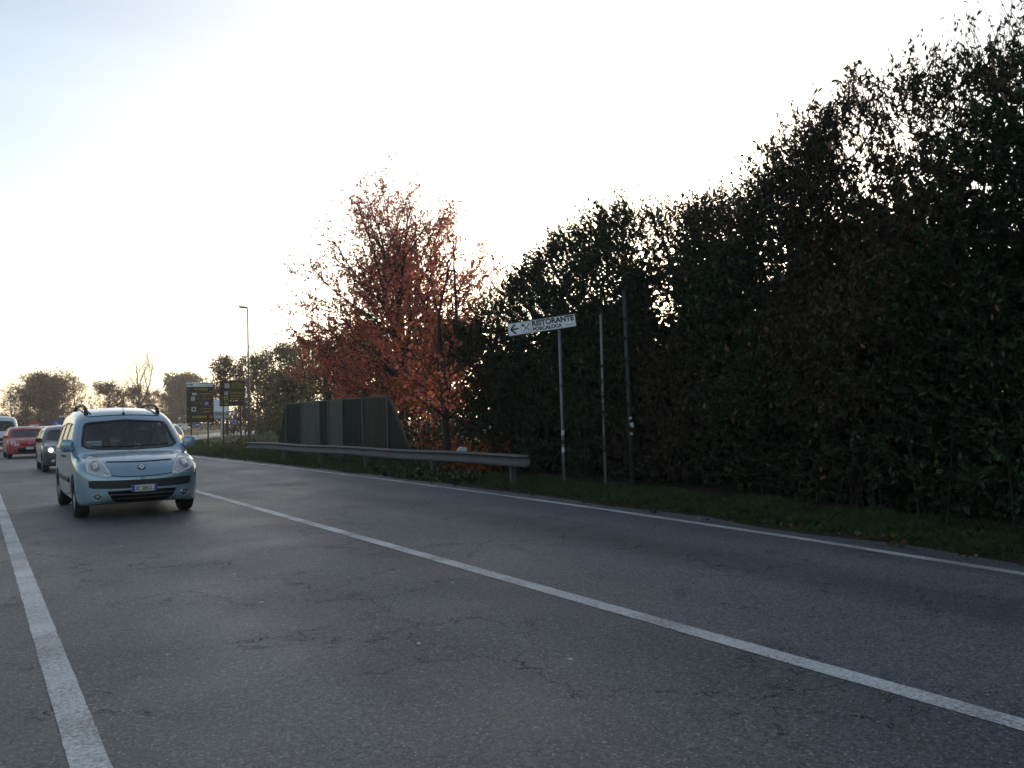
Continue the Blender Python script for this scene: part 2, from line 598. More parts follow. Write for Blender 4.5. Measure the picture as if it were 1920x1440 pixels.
M['paint_blue'] = paint('paint_ice_blue', (0.265, 0.38, 0.46), 0.42, 0.27)
M['paint_dark'] = paint('paint_anthracite', (0.05, 0.058, 0.065))
M['paint_red'] = pmat('paint_red', (0.36, 0.010, 0.014), 0.35, coat=0.35)
M['paint_white'] = paint('paint_white', (0.55, 0.60, 0.64), 0.0)
M['paint_silver'] = paint('paint_silver', (0.42, 0.43, 0.45), 0.5)
M['paint_grey'] = paint('paint_grey', (0.24, 0.26, 0.28), 0.4)

# ================================================================== ground, roads and markings
def sheet(name, pts_a, pts_b, z, mat):
    """strip between two polylines of equal length; z a number or per-side pair"""
    za, zb = (z, z) if not isinstance(z, tuple) else z
    v = [(p[0], p[1], za) for p in pts_a] + [(p[0], p[1], zb) for p in pts_b]
    n = len(pts_a)
    f = [(i, i + 1, n + i + 1, n + i) for i in range(n - 1)]
    o = MB().add(v, f).build(name, mat)
    tag(o, kind='structure')
    return o


EDGE_Y = [-8, -2, 0, 3.5, 5.9, 9.3, 13.4, 18.6, 27.1, 37.4, 46, 56, 66]
EDGE_X = [6.9, 7.05, 7.13, 7.31, 7.57, 7.8, 7.96, 8.08, 8.04, 7.87, 7.6, 7.4, 7.6]


def edge_x(y):
    return float(np.interp(y, EDGE_Y, EDGE_X))


YS = list(np.arange(-8, 66.1, 1.0))
g = MB().add([(-700, -200, -0.05), (900, -200, -0.05), (900, 1400, -0.05), (-700, 1400, -0.05)], [(0, 1, 2, 3)])
tag(g.build('ground', M['meadow']), kind='structure')

road = sheet('road', [(-6.0, y) for y in YS], [(edge_x(y) + 0.42 + 0.10 * math.sin(y * 1.7) + 0.05 * math.sin(y * 4.1), y) for y in YS], 0.0, M['asphalt'])
rl = random.Random(12)
YL = list(np.arange(-3, 30, 0.11)) + list(np.arange(30, 66.1, 1.0))


def painted(name, fx, w):
    """paint strip with slightly ragged edges"""
    j = lambda: rl.gauss(0, 0.0016)
    sheet(name, [(fx(y) - w / 2 + j(), y) for y in YL], [(fx(y) + w / 2 + j(), y) for y in YL], 0.004, M['line'])


painted('edge_line_near', lambda y: 0.41, 0.15)
painted('centre_line', lambda y: 3.875 + 0.03 * math.sin(y * 0.11), 0.15)
painted('edge_line_far', edge_x, 0.13)
sheet('verge', [(edge_x(y) + 0.30, y) for y in YS], [(edge_x(y) + 6.5, y) for y in YS], (-0.012, 0.06), M['soil'])

# the roundabout at the end of the road: the carriageway sweeping off to the right, its far side, grass between
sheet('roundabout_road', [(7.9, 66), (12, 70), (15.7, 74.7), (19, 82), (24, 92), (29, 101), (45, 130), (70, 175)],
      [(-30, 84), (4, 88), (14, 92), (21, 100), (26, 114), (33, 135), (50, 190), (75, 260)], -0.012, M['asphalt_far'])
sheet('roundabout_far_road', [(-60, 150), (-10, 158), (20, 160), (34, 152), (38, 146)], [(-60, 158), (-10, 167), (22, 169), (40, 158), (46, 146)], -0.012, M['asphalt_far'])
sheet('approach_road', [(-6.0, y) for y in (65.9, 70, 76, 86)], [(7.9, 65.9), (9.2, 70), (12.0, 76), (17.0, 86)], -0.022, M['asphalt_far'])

# ================================================================== vegetation tools
def unit(a):
    return a / np.maximum(np.linalg.norm(a, axis=-1, keepdims=True), 1e-9)


def leaves(rng, P, D, size, aspect=0.45, jitter=0.6, fold=0.25, six=False, rnd=None):
    """leaf blades at points P growing along D; returns V, F, rnd per vertex"""
    n = len(P)
    D = unit(D + rng.normal(0, jitter, (n, 3)))
    N = unit(np.cross(D, rng.normal(0, 1, (n, 3))))
    S = np.cross(D, N)
    L = (size * rng.uniform(0.65, 1.3, n))[:, None]
    Wd = L * aspect * rng.uniform(0.8, 1.2, n)[:, None] * 0.5
    if rnd is None:
        rnd = rng.random(n)
    if six:
        c = -N * L * 0.10
        V = np.stack([P, P + D * L * .35 + S * Wd + N * Wd * fold, P + D * L * .7 + S * Wd * .75 + N * Wd * fold + c * .4, P + D * L + c,
                      P + D * L * .7 - S * Wd * .75 + N * Wd * fold + c * .4, P + D * L * .35 - S * Wd + N * Wd * fold], 1).reshape(-1, 3)
        b = np.arange(n)[:, None] * 6
        F = np.concatenate([b + np.array([[0, 1, 2, 3]]), b + np.array([[0, 3, 4, 5]])], 0)
        return V, F, np.repeat(rnd, 6)
    V = np.stack([P, P + D * L * .45 + S * Wd + N * Wd * fold, P + D * L, P + D * L * .45 - S * Wd + N * Wd * fold], 1).reshape(-1, 3)
    b = np.arange(n)[:, None] * 4
    F = np.concatenate([b + np.array([[0, 1, 2]]), b + np.array([[0, 2, 3]])], 0)
    return V, F, np.repeat(rnd, 4)


def tubes_np(brs):
    """brs: list of (pts (k,3), radii (k,), sides) -> quads V, F"""
    Vs, Fs, off = [], [], 0
    for pts, rad, ns in brs:
        k = len(pts)
        t = np.gradient(pts, axis=0)
        t = unit(t)
        a = np.array([0.0, 0, 1]) if abs(t[0, 2]) < 0.9 else np.array([1.0, 0, 0])
        A = unit(a - t * (t @ a)[:, None])
        B = np.cross(t, A)
        an = np.arange(ns) / ns * 2 * math.pi
        ring = A[:, None, :] * np.cos(an)[None, :, None] + B[:, None, :] * np.sin(an)[None, :, None]
        V = pts[:, None, :] + ring * rad[:, None, None]
        Vs.append(V.reshape(-1, 3))
        i = np.arange(k - 1)[:, None] * ns
        j = np.arange(ns)[None, :]
        j2 = (j + 1) % ns
        Fs.append(np.stack([i + j, i + j2, i + ns + j2, i + ns + j], -1).reshape(-1, 4) + off)
        off += k * ns
    return np.concatenate(Vs), np.concatenate(Fs)


def curve(rng, p, d, L, k, wob, lift=0.0):
    pts = [p]
    d = d / np.linalg.norm(d)
    for i in range(k - 1):
        d = d + rng.normal(0, wob, 3) + np.array([0, 0, lift])
        d /= np.linalg.norm(d)
        pts.append(pts[-1] + d * L / (k - 1))
    return np.array(pts)


def grow(rng, H, prof, r0, nprim=22, t0=0.15, elev=(25, 65), sec_gap=0.45, tw_gap=0.22, tw_len=0.5, lean=(0, 0), fork=None, lift=0.05, tw_leaf=6, sides=(8, 5, 4, 3)):
    """a tree: returns branch list and twig points/directions for leaves. prof(t) crown radius at relative height"""
    brs, P, D = [], [], []
    top = np.array([lean[0], lean[1], H * 0.97])
    tt = np.linspace(0, 1, 14)
    tr = tt[:, None] * top + np.cumsum(rng.normal(0, 0.012 * H, (14, 3)), 0) * np.array([1, 1, 0]) * tt[:, None]
    brs.append((tr, r0 * (1 - tt) ** 0.8 + 0.006 * H / 10, sides[0]))
    leaders = [(tr, 1.0)]
    if fork:
        for (t, az, out, frac) in fork:
            s = tr[0] * 0 + np.array([np.interp(t, tt, tr[:, i]) for i in range(3)])
            e = s + np.array([math.cos(az) * out, math.sin(az) * out, H * frac - s[2]])
            u = np.linspace(0, 1, 9)[:, None]
            b = s + (e - s) * u + np.array([math.cos(az), math.sin(az), 0]) * out * 0.35 * np.sin(u * math.pi) + np.cumsum(rng.normal(0, 0.008 * H, (9, 3)), 0)
            brs.append((b, r0 * 0.6 * (1 - u[:, 0]) ** 0.8 + 0.008, sides[0]))
            leaders.append((b, frac))
    ga = 2.39996
    az = rng.uniform(0, 6.28)
    for i in range(nprim):
        ld, _ = leaders[i % len(leaders)] if i > nprim * 0.3 else leaders[0]
        t = t0 + (0.97 - t0) * ((i + rng.uniform(0, 0.8)) / nprim)
        zz = t * H
        kk = np.argmin(np.abs(ld[:, 2] - zz))
        s = ld[kk]
        if abs(s[2] - zz) > 0.8:
            s = np.array([np.interp(t, tt, tr[:, q]) for q in range(3)])
        az += ga + rng.normal(0, 0.3)
        el = R(elev[0] + (elev[1] - elev[0]) * t + rng.normal(0, 6))
        Lp = max(0.4, prof(min(1, t + 0.08)) * rng.uniform(0.8, 1.12) / max(0.35, math.cos(el)))
        Lp = min(Lp, (H - s[2]) / max(0.2, math.sin(el)) * 1.02 + 0.2)
        d = np.array([math.cos(az) * math.cos(el), math.sin(az) * math.cos(el), math.sin(el)])
        b = curve(rng, s, d, Lp, 7, 0.09, lift)
        rb = max(0.012, r0 * 0.42 * (1 - t) ** 0.6)
        brs.append((b, np.linspace(rb, 0.007, 7), sides[1]))
        ns = max(2, int(Lp / sec_gap))
        for j in range(ns):
            u = 0.2 + 0.8 * (j + rng.random()) / ns
            fi = u * 6
            k0 = min(5, int(fi))
            ps = b[k0] + (b[k0 + 1] - b[k0]) * (fi - k0)
            dd = unit(b[k0 + 1] - b[k0])
            side = unit(np.cross(dd, rng.normal(0, 1, 3)))
            Ls = Lp * rng.uniform(0.22, 0.42) * (1.25 - u * 0.7)
            b2 = curve(rng, ps, dd * 0.7 + side * rng.uniform(0.5, 0.95) + np.array([0, 0, 0.15]), Ls, 5, 0.12, lift)
            brs.append((b2, np.linspace(max(0.006, rb * 0.35), 0.004, 5), sides[2]))
            nt = max(2, int(Ls / tw_gap))
            for q in range(nt):
                u2 = 0.15 + 0.85 * (q + rng.random()) / nt
                fi = u2 * 4
                k1 = min(3, int(fi))
                p3 = b2[k1] + (b2[k1 + 1] - b2[k1]) * (fi - k1)
                d3 = unit(b2[k1 + 1] - b2[k1])
                s3 = unit(np.cross(d3, rng.normal(0, 1, 3)))
                Lt = tw_len * rng.uniform(0.5, 1.2)
                b3 = curve(rng, p3, d3 * 0.6 + s3 * 0.8 + np.array([0, 0, 0.1]), Lt, 3, 0.15, lift)
                brs.append((b3, np.array([0.0045, 0.0035, 0.002]) * (1 if H < 12 else 1.5), sides[3]))
                uu = rng.random(tw_leaf)[:, None]
                P.append(b3[0] + (b3[-1] - b3[0]) * uu)
                D.append(np.repeat(unit(b3[-1] - b3[0])[None], tw_leaf, 0))
    return brs, np.concatenate(P), np.concatenate(D)


def tree(name, label, loc, seed, H, prof, r0, leaf=None, leaf_size=0.1, bark='bark', spread=0.0, keep=1.0, droop=0.3, aspect=0.7, group=None, keepf=None, clear=None, thick=1.0, bark2=None, **kw):
    rng = np.random.default_rng(seed)
    brs, P, D = grow(rng, H, prof, r0, **kw)
    if clear:
        brs = [b for i, b in enumerate(brs) if i == 0 or not clear(b[0]).any()]
        ok = ~clear(P)
        P, D = P[ok], D[ok]
    t = thing(name, label, 'tree', loc, 0, group)
    if thick != 1.0:
        brs = [(p, r * (thick if s < 8 else 1), s) for p, r, s in brs]
    V, F = tubes_np([b for b in brs if b[2] >= 8 or len(b[0]) >= 7])
    link('trunk', np_mesh('trunk', V, F), M[bark], t, True)
    small = [b for b in brs if not (b[2] >= 8 or len(b[0]) >= 7)]
    V, F = tubes_np(small)
    tw = link('twigs', np_mesh('twigs', V, F), M[bark], t, True)
    tw['kind'] = 'stuff'
    if leaf:
        k = rng.random(len(P)) < (keepf(P) if keepf else keep)
        P, D = P[k], D[k]
        P = P + rng.normal(0, 1, P.shape) * spread
        D = D * 0.6 + np.array([0, 0, -droop]) + rng.normal(0, .1, P.shape)
        V, F, r = leaves(rng, P, D, leaf_size, aspect)
        cr = link('crown', np_mesh('crown', V, F, {'rnd': r}), M[leaf], t)
        cr['kind'] = 'stuff'
    return t


def profile(*pts):
    xs = [p[0] for p in pts]
    ys = [p[1] for p in pts]
    return lambda t: float(np.interp(t, xs, ys))


# ================================================================== the hedge
HT_Y = [-6, 4.37, 5.07, 5.68, 6.22, 7.05, 7.72, 8.36, 9.21, 10.91, 11.94, 13.29, 14.92, 16.33, 17.02, 17.34, 18.0, 19.14, 19.51]
HT_Z = [5.2, 5.2, 5.4, 5.52, 5.42, 5.3, 5.1, 4.85, 4.72, 5.2, 5.35, 5.6, 5.4, 5.05, 4.6, 4.35, 3.95, 3.5, 3.0]


def hedge_front(y, z):
    """x of the street face: the foot stands back, the middle bulges out"""
    x = np.interp(y, [-6, 2, 4.2, 5.5, 7.6, 11.0], [8.0, 8.25, 8.5, 9.05, 9.85, 10.65])
    return x + 0.12 * np.clip((1.2 - z) / 1.2, 0, 1) ** 1.5 + 0.12 * np.clip(z - 3.5, 0, 3) ** 1.3


def lumps(rng, n, ylo, yhi):
    """random bumps so that the face and the top are uneven"""
    return rng.uniform(ylo, yhi, n), rng.uniform(0.5, 6, n), rng.uniform(0.25, 0.75, n), rng.uniform(-0.45, 0.45, n)


def hedge(name, label, y0, y1, seed, ntw, kind, dry_parts):
    rng = np.random.default_rng(seed)
    ym = (y0 + y1) / 2
    t = thing(name, label, 'hedge', (10.8, ym, 0.02))
    O = np.array([10.8, ym, 0.02])
    ly, lz, lr, lh = lumps(rng, 46, y0, y1)

    def bump(y, z):
        b = np.zeros_like(y)
        for a, c, r_, h in zip(ly, lz, lr, lh):
            b += h * np.exp(-((y - a) ** 2 + (z - c) ** 2) / (2 * r_ * r_))
        return b
    # twigs scattered through the volume, thick near the street face, thinning to the top
    y = rng.uniform(y0, y1, ntw)
    top = np.interp(y, HT_Y, HT_Z) + 0.10 * np.sin(y * 5.1 + seed) + 0.08 * np.sin(y * 11.3) + rng.normal(0, 0.10, ntw)
    u = rng.random(ntw) ** 0.80
    z = 0.15 + u * (top - 0.15)
    rel = z / top
    dep = np.where(rng.random(ntw) < 0.62, np.abs(rng.normal(0, 0.38, ntw)), rng.uniform(0, 2.6, ntw))
    maxd = 2.7 * np.clip(1.05 - rel ** 1.6, 0.14, 1)
    x = hedge_front(y, z) - bump(y, z) * 0.8 + np.minimum(dep, maxd) + np.clip(rel - 0.75, 0, 1) * 1.0
    # gaps and clumps
    gap = np.sin(x * 2.1 + 1.3 * np.sin(y * 1.1 + seed)) + np.sin(y * 2.7 + z * 1.9) + np.sin(z * 3.1 - y * 1.4 + seed)
    keep = (gap > -1.7) | (rng.random(ntw) < 0.45)
    low = (z < 1.1) & (rng.random(ntw) < 0.55) & (dep < 0.8)
    keep &= ~low
    # a thin window in the foliage where the sky comes through
    thin = np.exp(-((y - 1.04 * x) / 0.42) ** 2 - ((z - 1.42 - 0.187 * x) / 0.75) ** 2)
    keep &= rng.random(ntw) > thin * 0.85
    keep &= rng.random(ntw) > np.clip(rel - 0.55, 0, 1) * (0.5, 0.9, 1.25)[kind]
    x, y, z = x[keep], y[keep], z[keep]
    rel = z / np.interp(y, HT_Y, HT_Z)
    S = np.stack([x, y, z], 1) - O
    n = len(S)
    out = np.stack([-0.8 + rng.normal(0, .5, n), rng.normal(0, 0.75, n), 0.35 + 0.8 * rel + rng.normal(0, .35, n)], 1)
    out = unit(out)
    Lt = rng.uniform(0.22, 0.55, n) * (1 + 0.25 * (rel > 0.85))
    E_ = S + out * Lt[:, None]
    brs = [(np.stack([S[i], (S[i] + E_[i]) / 2 + rng.normal(0, .02, 3), E_[i]]), np.array([0.007, 0.0055, 0.003]), 3) for i in range(n)]
    # uprights
    for i in range(int((y1 - y0) * 5)):
        yy = rng.uniform(y0, y1)
        zt = float(np.interp(yy, HT_Y, HT_Z)) * rng.uniform(0.55, 0.97)
        xx = hedge_front(yy, 0.2) + 0.4 + abs(rng.normal(0.1, 0.5))
        brs.append((curve(rng, np.array([xx, yy, -0.1]) - O, np.array([rng.normal(0, .08), rng.normal(0, .12), 1]), zt, 9, 0.05), np.linspace(rng.uniform(.008, .022), .004, 9), 5))
    wP, wD = [], []
    for i in range(int((y1 - y0) * (10, 16, 22)[kind])):
        yy = rng.uniform(y0, y1)
        zz = float(np.interp(yy, HT_Y, HT_Z)) - 0.25
        xx = float(hedge_front(yy, zz)) + rng.uniform(0.2, 0.9)
        c = curve(rng, np.array([xx, yy, zz]) - O, np.array([rng.normal(0, .25), rng.normal(0, .3), 1]), rng.uniform(0.45, 1.0), 6, 0.10)
        brs.append((c, np.linspace(.006, .002, 6), 3))
        for q in range(rng.integers(4, 12)):
            f_ = rng.random()
            wP.append(c[0] + (c[-1] - c[0]) * f_ + rng.normal(0, .012, 3))
            wD.append([rng.normal(0, .4), rng.normal(0, .4), -0.7 if kind else 0.5])
    V, F = tubes_np(brs)
    st = link('stems', np_mesh('stems', V, F), M['bark'], t, True)
    st['kind'] = 'stuff'
    # foliage: glossy laurel, and dull hanging vine leaves that take over on the middle stretch and along the tops
    nl = (19, 18, 19)[kind]
    uu = rng.random((n, nl, 1))
    P = (S[:, None] + (E_ - S)[:, None] * uu).reshape(-1, 3)
    D = np.repeat(out[:, None], nl, 1).reshape(-1, 3)
    relp = np.repeat(rel, nl)
    yp = np.repeat(y, nl)
    patch = np.sin(yp * 1.15 + 0.4) + 0.8 * np.sin(np.repeat(z, nl) * 1.25 + yp * 0.6) + rng.normal(0, .35, len(P))
    vine = patch > (1.25, 0.15, 0.45)[kind]
    if kind:
        vine |= (relp > 0.84) & (rng.random(len(P)) < 0.75)
    V, F, r = leaves(rng, P[~vine], D[~vine], (0.071, 0.074, 0.076)[kind], 0.42, 0.6, 0.25, True)
    o = link('laurel_leaves', np_mesh('laurel_leaves', V, F, {'rnd': r}), M['laurel'], t)
    o['kind'] = 'stuff'
    Dv = D[vine] * 0.25 + np.array([-0.1, 0, -0.9])
    k = rng.random(len(Dv)) < 0.8
    V, F, r = leaves(rng, P[vine][k], Dv[k], 0.070, 0.42, 0.45, 0.35, True)
    o = link('vine_leaves', np_mesh('vine_leaves', V, F, {'rnd': r}), M['drymix'], t)
    o['kind'] = 'stuff'
    V, F, r = leaves(rng, np.array(wP), np.array(wD), 0.062, 0.40, 0.3, 0.3, True)
    o = link('shoot_leaves', np_mesh('shoot_leaves', V, F, {'rnd': r}), M['drymix' if kind else 'laurel'], t)
    o['kind'] = 'stuff'
    # inner mass, low to mid height, added to block light; darker tones paint shade
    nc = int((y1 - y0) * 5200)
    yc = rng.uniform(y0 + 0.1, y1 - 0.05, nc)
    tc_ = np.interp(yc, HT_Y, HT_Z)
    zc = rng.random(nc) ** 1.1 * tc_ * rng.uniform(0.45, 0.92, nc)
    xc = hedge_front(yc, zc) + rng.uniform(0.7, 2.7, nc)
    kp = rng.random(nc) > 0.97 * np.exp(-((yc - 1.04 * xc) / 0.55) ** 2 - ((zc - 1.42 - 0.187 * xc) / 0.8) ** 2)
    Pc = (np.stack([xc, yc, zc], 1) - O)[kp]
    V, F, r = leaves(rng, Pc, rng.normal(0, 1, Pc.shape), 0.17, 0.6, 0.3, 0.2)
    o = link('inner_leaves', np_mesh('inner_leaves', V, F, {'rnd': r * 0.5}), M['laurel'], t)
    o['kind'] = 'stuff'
    # single dry leaves hanging on the face, one object each
    proto = []
    for q in range(8):
        V, F, r = leaves(rng, np.zeros((1, 3)), np.array([[0.0, 0.0, -1.0]]), 0.12, 0.5, 0.22, 0.5, True, rnd=np.array([q / 7.0]))
        me = np_mesh('dry_leaf', V, F, {'rnd': r})
        me.materials.append(M['dryleaf'])
        proto.append(me)
    cl = [(rng.uniform(y0, y1), rng.uniform(0.9, 4.6)) for _ in range(max(3, dry_parts // 9))]
    for i in range(dry_parts):
        cyy, czz = cl[rng.integers(len(cl))]
        yy = float(np.clip(cyy + rng.normal(0, .4), y0, y1))
        zz = float(np.clip(czz + rng.normal(0, .55), 0.5, float(np.interp(yy, HT_Y, HT_Z)) - 0.3))
        xx = float(hedge_front(yy, zz) - bump(np.array([yy]), np.array([zz]))[0] * 0.8) - rng.uniform(0.0, 0.28)
        lf = link('dry_leaf', proto[rng.integers(8)], None, t)
        lf.location = (xx - O[0], yy - O[1], zz - O[2])
        lf.rotation_euler = (rng.normal(0, .35), rng.normal(0, .35), rng.uniform(0, 6.28))
        sc_ = rng.uniform(0.6, 1.05)
        lf.scale = (sc_, sc_, sc_)
    return t


hedge('laurel_hedge', 'dark green laurel hedge behind the tilted restaurant sign and the guard rail end', 11.9, 19.2, 11, 8300, 0, 50)
hedge('laurel_hedge', 'middle stretch of hedge with brown hanging leaves and sky gaps, right of the poles', 6.9, 12.7, 12, 7800, 1, 150)
hedge('laurel_hedge', 'tallest darkest stretch of hedge running out at the right edge', 1.0, 7.9, 13, 6900, 2, 100)

# ================================================================== trees
def keep_red(P):
    # leaves have already dropped from the leader tips
    return np.where(P[:, 2] > 7.6, 0.42, np.where(P[:, 2] > 6.0, 0.68, 0.95))


tree('red_oak_tree', 'tall red-leaved oak with bare leader tips behind the screen', (13.7, 28.7, -0.05), 21, 10.15,
     profile((0, 2.0), (0.12, 3.9), (0.3, 4.5), (0.5, 3.9), (0.7, 2.7), (0.88, 1.4), (1, 0.4)), 0.19, 'redleaf', 0.092, nprim=70, t0=0.07, elev=(8, 68),
     sec_gap=0.26, tw_gap=0.14, tw_len=0.42, tw_leaf=11, keepf=keep_red, fork=[(0.35, 0.6, 1.2, 0.93), (0.3, 3.6, 1.0, 0.90)], aspect=0.75, clear=lambda p: (p[:, 0] + 13.7 < 10.95) & (p[:, 2] < 2.75))
tree('red_oak_tree', 'smaller red oak with dark forked trunk beside the hedge end', (10.35, 19.0, -0.05), 22, 6.2,
     profile((0, 0.5), (0.15, 1.2), (0.4, 1.35), (0.7, 0.95), (1, 0.25)), 0.105, 'redleaf', 0.115, nprim=26, t0=0.12, elev=(12, 66), sec_gap=0.26, tw_gap=0.16,
     tw_len=0.34, tw_leaf=5, keepf=lambda P: np.where(P[:, 2] > 4.2, 0.5, 0.9), fork=[(0.40, 0.3, 0.55, 0.97)], aspect=0.75)
tree('orange_shrub_tree', 'low orange-leaved tree filling in between screen and hedge', (12.2, 22.6, -0.05), 23, 4.3,
     profile((0, 0.9), (0.3, 1.7), (0.6, 1.5), (1, 0.4)), 0.07, 'orangeleaf', 0.12, nprim=26, t0=0.06, elev=(15, 60), sec_gap=0.26, tw_gap=0.14, tw_len=0.34, tw_leaf=7)
tree('evergreen_tree', 'round dark evergreen tree seen through the red oak', (16.6, 35.8, -0.05), 24, 9.2,
     profile((0, 1.6), (0.2, 2.7), (0.5, 2.9), (0.8, 2.1), (1, 0.7)), 0.2, 'evergreen', 0.2, nprim=44, t0=0.08, elev=(10, 60), sec_gap=0.30, tw_gap=0.18, tw_len=0.45, tw_leaf=8, aspect=0.5)
tree('bare_birch_tree', 'thin nearly leafless tree between red oaks and hedge', (14.3, 22.8, -0.05), 25, 6.6,
     profile((0, 0.4), (0.3, 0.9), (0.6, 0.8), (1, 0.2)), 0.06, 'brownleaf', 0.09, nprim=20, t0=0.3, elev=(45, 75), sec_gap=0.3, tw_gap=0.2, tw_len=0.36, tw_leaf=3, keep=0.4)

# trees beyond the roundabout and along its right side
BG = dict(sec_gap=0.55, tw_gap=0.34, tw_len=0.8, sides=(8, 4, 3, 3), thick=1.2)
RND = profile((0, 0.7), (0.2, 0.95), (0.5, 1.0), (0.8, 0.75), (1, 0.2))


def bg_tree(name, label, x, y, H, wr, seed, leaf, size=0.19, keep=1.0, nprim=26, tw_leaf=8, t0=0.05, elev=(8, 60), **kw):
    a = dict(BG)
    a.update(kw)
    return tree(name, label, (x, y, -0.1), seed, H, lambda t: RND(t) * wr, 0.02 * H, leaf, size, keep=keep, nprim=nprim, tw_leaf=tw_leaf * 3, t0=t0, elev=elev, spread=0.22 * wr / 2.5,
                aspect=0.8, group='trees beyond the roundabout', **a)


bg_tree('broadleaf_tree', 'large round russet tree at far left above the red hatchback', 8.0, 130, 7.9, 3.5, 41, 'brownleaf', nprim=60, tw_leaf=13)
bg_tree('broadleaf_tree', 'russet tree cut by the left picture edge', 1.6, 131, 6.8, 1.9, 42, 'brownleaf', keep=0.7)
bg_tree('broadleaf_tree', 'small thin tree left of the large round russet tree', 5.0, 150, 7.4, 1.3, 43, 'olive', keep=0.4, elev=(35, 70))
bg_tree('broadleaf_tree', 'pale sparse tree just right of the large round russet tree', 13.0, 142, 8.6, 2.2, 44, 'olive', keep=0.35, elev=(30, 72))
bg_tree('broadleaf_tree', 'low brown tree above the van roof, left of the leafless tree', 16.2, 130, 6.9, 2.9, 45, 'brownleaf', nprim=34)
bg_tree('broadleaf_tree', 'brown-leaved tree at the foot of the tall leafless tree', 20.4, 134, 6.6, 2.6, 46, 'brownleaf', nprim=30)
bg_tree('leafless_tree', 'tall leafless tree with two leaders above the van', 20.2, 128.4, 11.6, 3.2, 47, None, nprim=30, t0=0.3, elev=(45, 75), fork=[(0.35, 0.2, 1.6, 0.92)], thick=0.8, sec_gap=0.42, tw_gap=0.22)
bg_tree('broadleaf_tree', 'russet bush-like tree right of the leafless tree', 28.5, 168, 7.2, 2.6, 48, 'brownleaf')
bg_tree('broadleaf_tree', 'olive tree behind the left edge of the big panel sign', 35.0, 174, 10.4, 4.4, 49, 'olive', nprim=40, size=0.34)
bg_tree('broadleaf_tree', 'round pinkish-brown tree behind the two panel signs', 23.8, 95, 8.2, 2.8, 50, 'brownleaf', nprim=38, tw_leaf=10)
bg_tree('broadleaf_tree', 'olive tree behind the tall lamp post', 27.6, 96, 8.6, 2.7, 51, 'olive', nprim=38, tw_leaf=9)
bg_tree('broadleaf_tree', 'olive and yellow tree right of the tall lamp post', 30.5, 90, 9.6, 2.9, 52, 'olive', nprim=40, tw_leaf=8)
bg_tree('broadleaf_tree', 'brown-leaved tree left behind the red oak', 27.3, 74, 8.6, 2.6, 53, 'brownleaf', nprim=38, tw_leaf=8)
bg_tree('broadleaf_tree', 'low olive bushy tree between lamp post and screen', 20.6, 62, 4.4, 2.0, 54, 'olive', nprim=34)
bg_tree('broadleaf_tree', 'pale olive tree between the tall lamp post and the red oak', 25.4, 82, 8.4, 2.9, 57, 'olive', nprim=44)
bg_tree('broadleaf_tree', 'dense olive thicket tree directly behind the screen', 21.0, 50, 6.4, 3.0, 55, 'olive', nprim=40, size=0.28)
bg_tree('broadleaf_tree', 'olive tree glimpsed behind the red oak crown', 27.5, 52, 7.6, 3.0, 56, 'olive', nprim=36, size=0.28)


def bush_row(name, label, pts, seed, h, w, leaf, n, size=0.3):
    rng = np.random.default_rng(seed)
    pts = np.array(pts, float)
    o = np.array([pts[:, 0].mean(), pts[:, 1].mean(), -0.05])
    t = thing(name, label, 'hedge', tuple(o))
    u = rng.uniform(0, len(pts) - 1, n)
    k = np.minimum(u.astype(int), len(pts) - 2)
    c = pts[k] + (pts[k + 1] - pts[k]) * (u - k)[:, None]
    hh = h * (0.75 + 0.25 * np.sin(u * 7 + seed) + 0.15 * np.sin(u * 17))
    zz = rng.random(n) ** 0.8 * hh
    P = np.stack([c[:, 0] + rng.normal(0, w, n), c[:, 1] + rng.normal(0, w, n), zz], 1) - np.array([o[0], o[1], 0])
    V, F, r = leaves(rng, P, rng.normal(0, 1, P.shape), size, 0.7, 0.4)
    f = link('foliage', np_mesh('foliage', V, F, {'rnd': r}), M[leaf], t)
    f['kind'] = 'stuff'
    brs = []
    for i in range(max(8, n // 180)):
        q = P[i].copy()
        q[2] = 0
        brs.append((curve(rng, q, np.array([rng.normal(0, .15), rng.normal(0, .15), 1]), h * .8, 4, .12), np.linspace(.02, .006, 4), 4))
    V, F = tubes_np(brs)
    s = link('stems', np_mesh('stems', V, F), M['bark'], t, True)
    s['kind'] = 'stuff'
    return t


bush_row('clipped_hedge', 'low dark green hedge behind the no-entry sign', [(1, 112), (6, 110), (11, 112)], 71, 2.3, 0.7, 'evergreen', 6000)
bush_row('scrub', 'olive scrub along the far side of the roundabout', [(4, 172), (18, 176), (30, 178), (42, 176), (56, 170)], 72, 5.0, 1.4, 'olive', 10000, 0.42)
bush_row('scrub', 'dark brushwood under the trees right of the roundabout road', [(31, 108), (33, 100), (32, 92), (27, 78), (24, 64)], 73, 3.0, 1.0, 'olive', 9000, 0.32)
bush_row('thicket', 'low hazy russet thicket in front of the far trees behind the queue', [(2, 122), (10, 123), (16, 123), (20, 122)], 78, 3.3, 0.9, 'brownleaf', 9000, 0.3)
bush_row('dry_weeds', 'brown dry weeds around the sign posts and rail end', [(10.0, 37), (11.5, 42), (13.5, 47)], 74, 0.60, 0.75, 'olive', 3000, 0.11)
bush_row('scrub', 'dark undergrowth behind the screen and guard rail', [(12.0, 20), (12.6, 25), (12.4, 30), (12.2, 36)], 75, 1.5, 0.5, 'evergreen', 7000, 0.13)
bush_row('scrub', 'reddish undergrowth below the orange tree behind the rail', [(10.6, 17.4), (11.4, 19.5), (11.6, 22.0)], 76, 0.85, 0.4, 'orangeleaf', 2600, 0.11)
bush_row('bramble', 'leafy green weeds standing in front of the guard rail', [(8.75, 15.0), (8.8, 17.5), (8.75, 20.0)], 77, 0.30, 0.16, 'laurel', 900, 0.085)

# grass of the verge
rngg = np.random.default_rng(5)


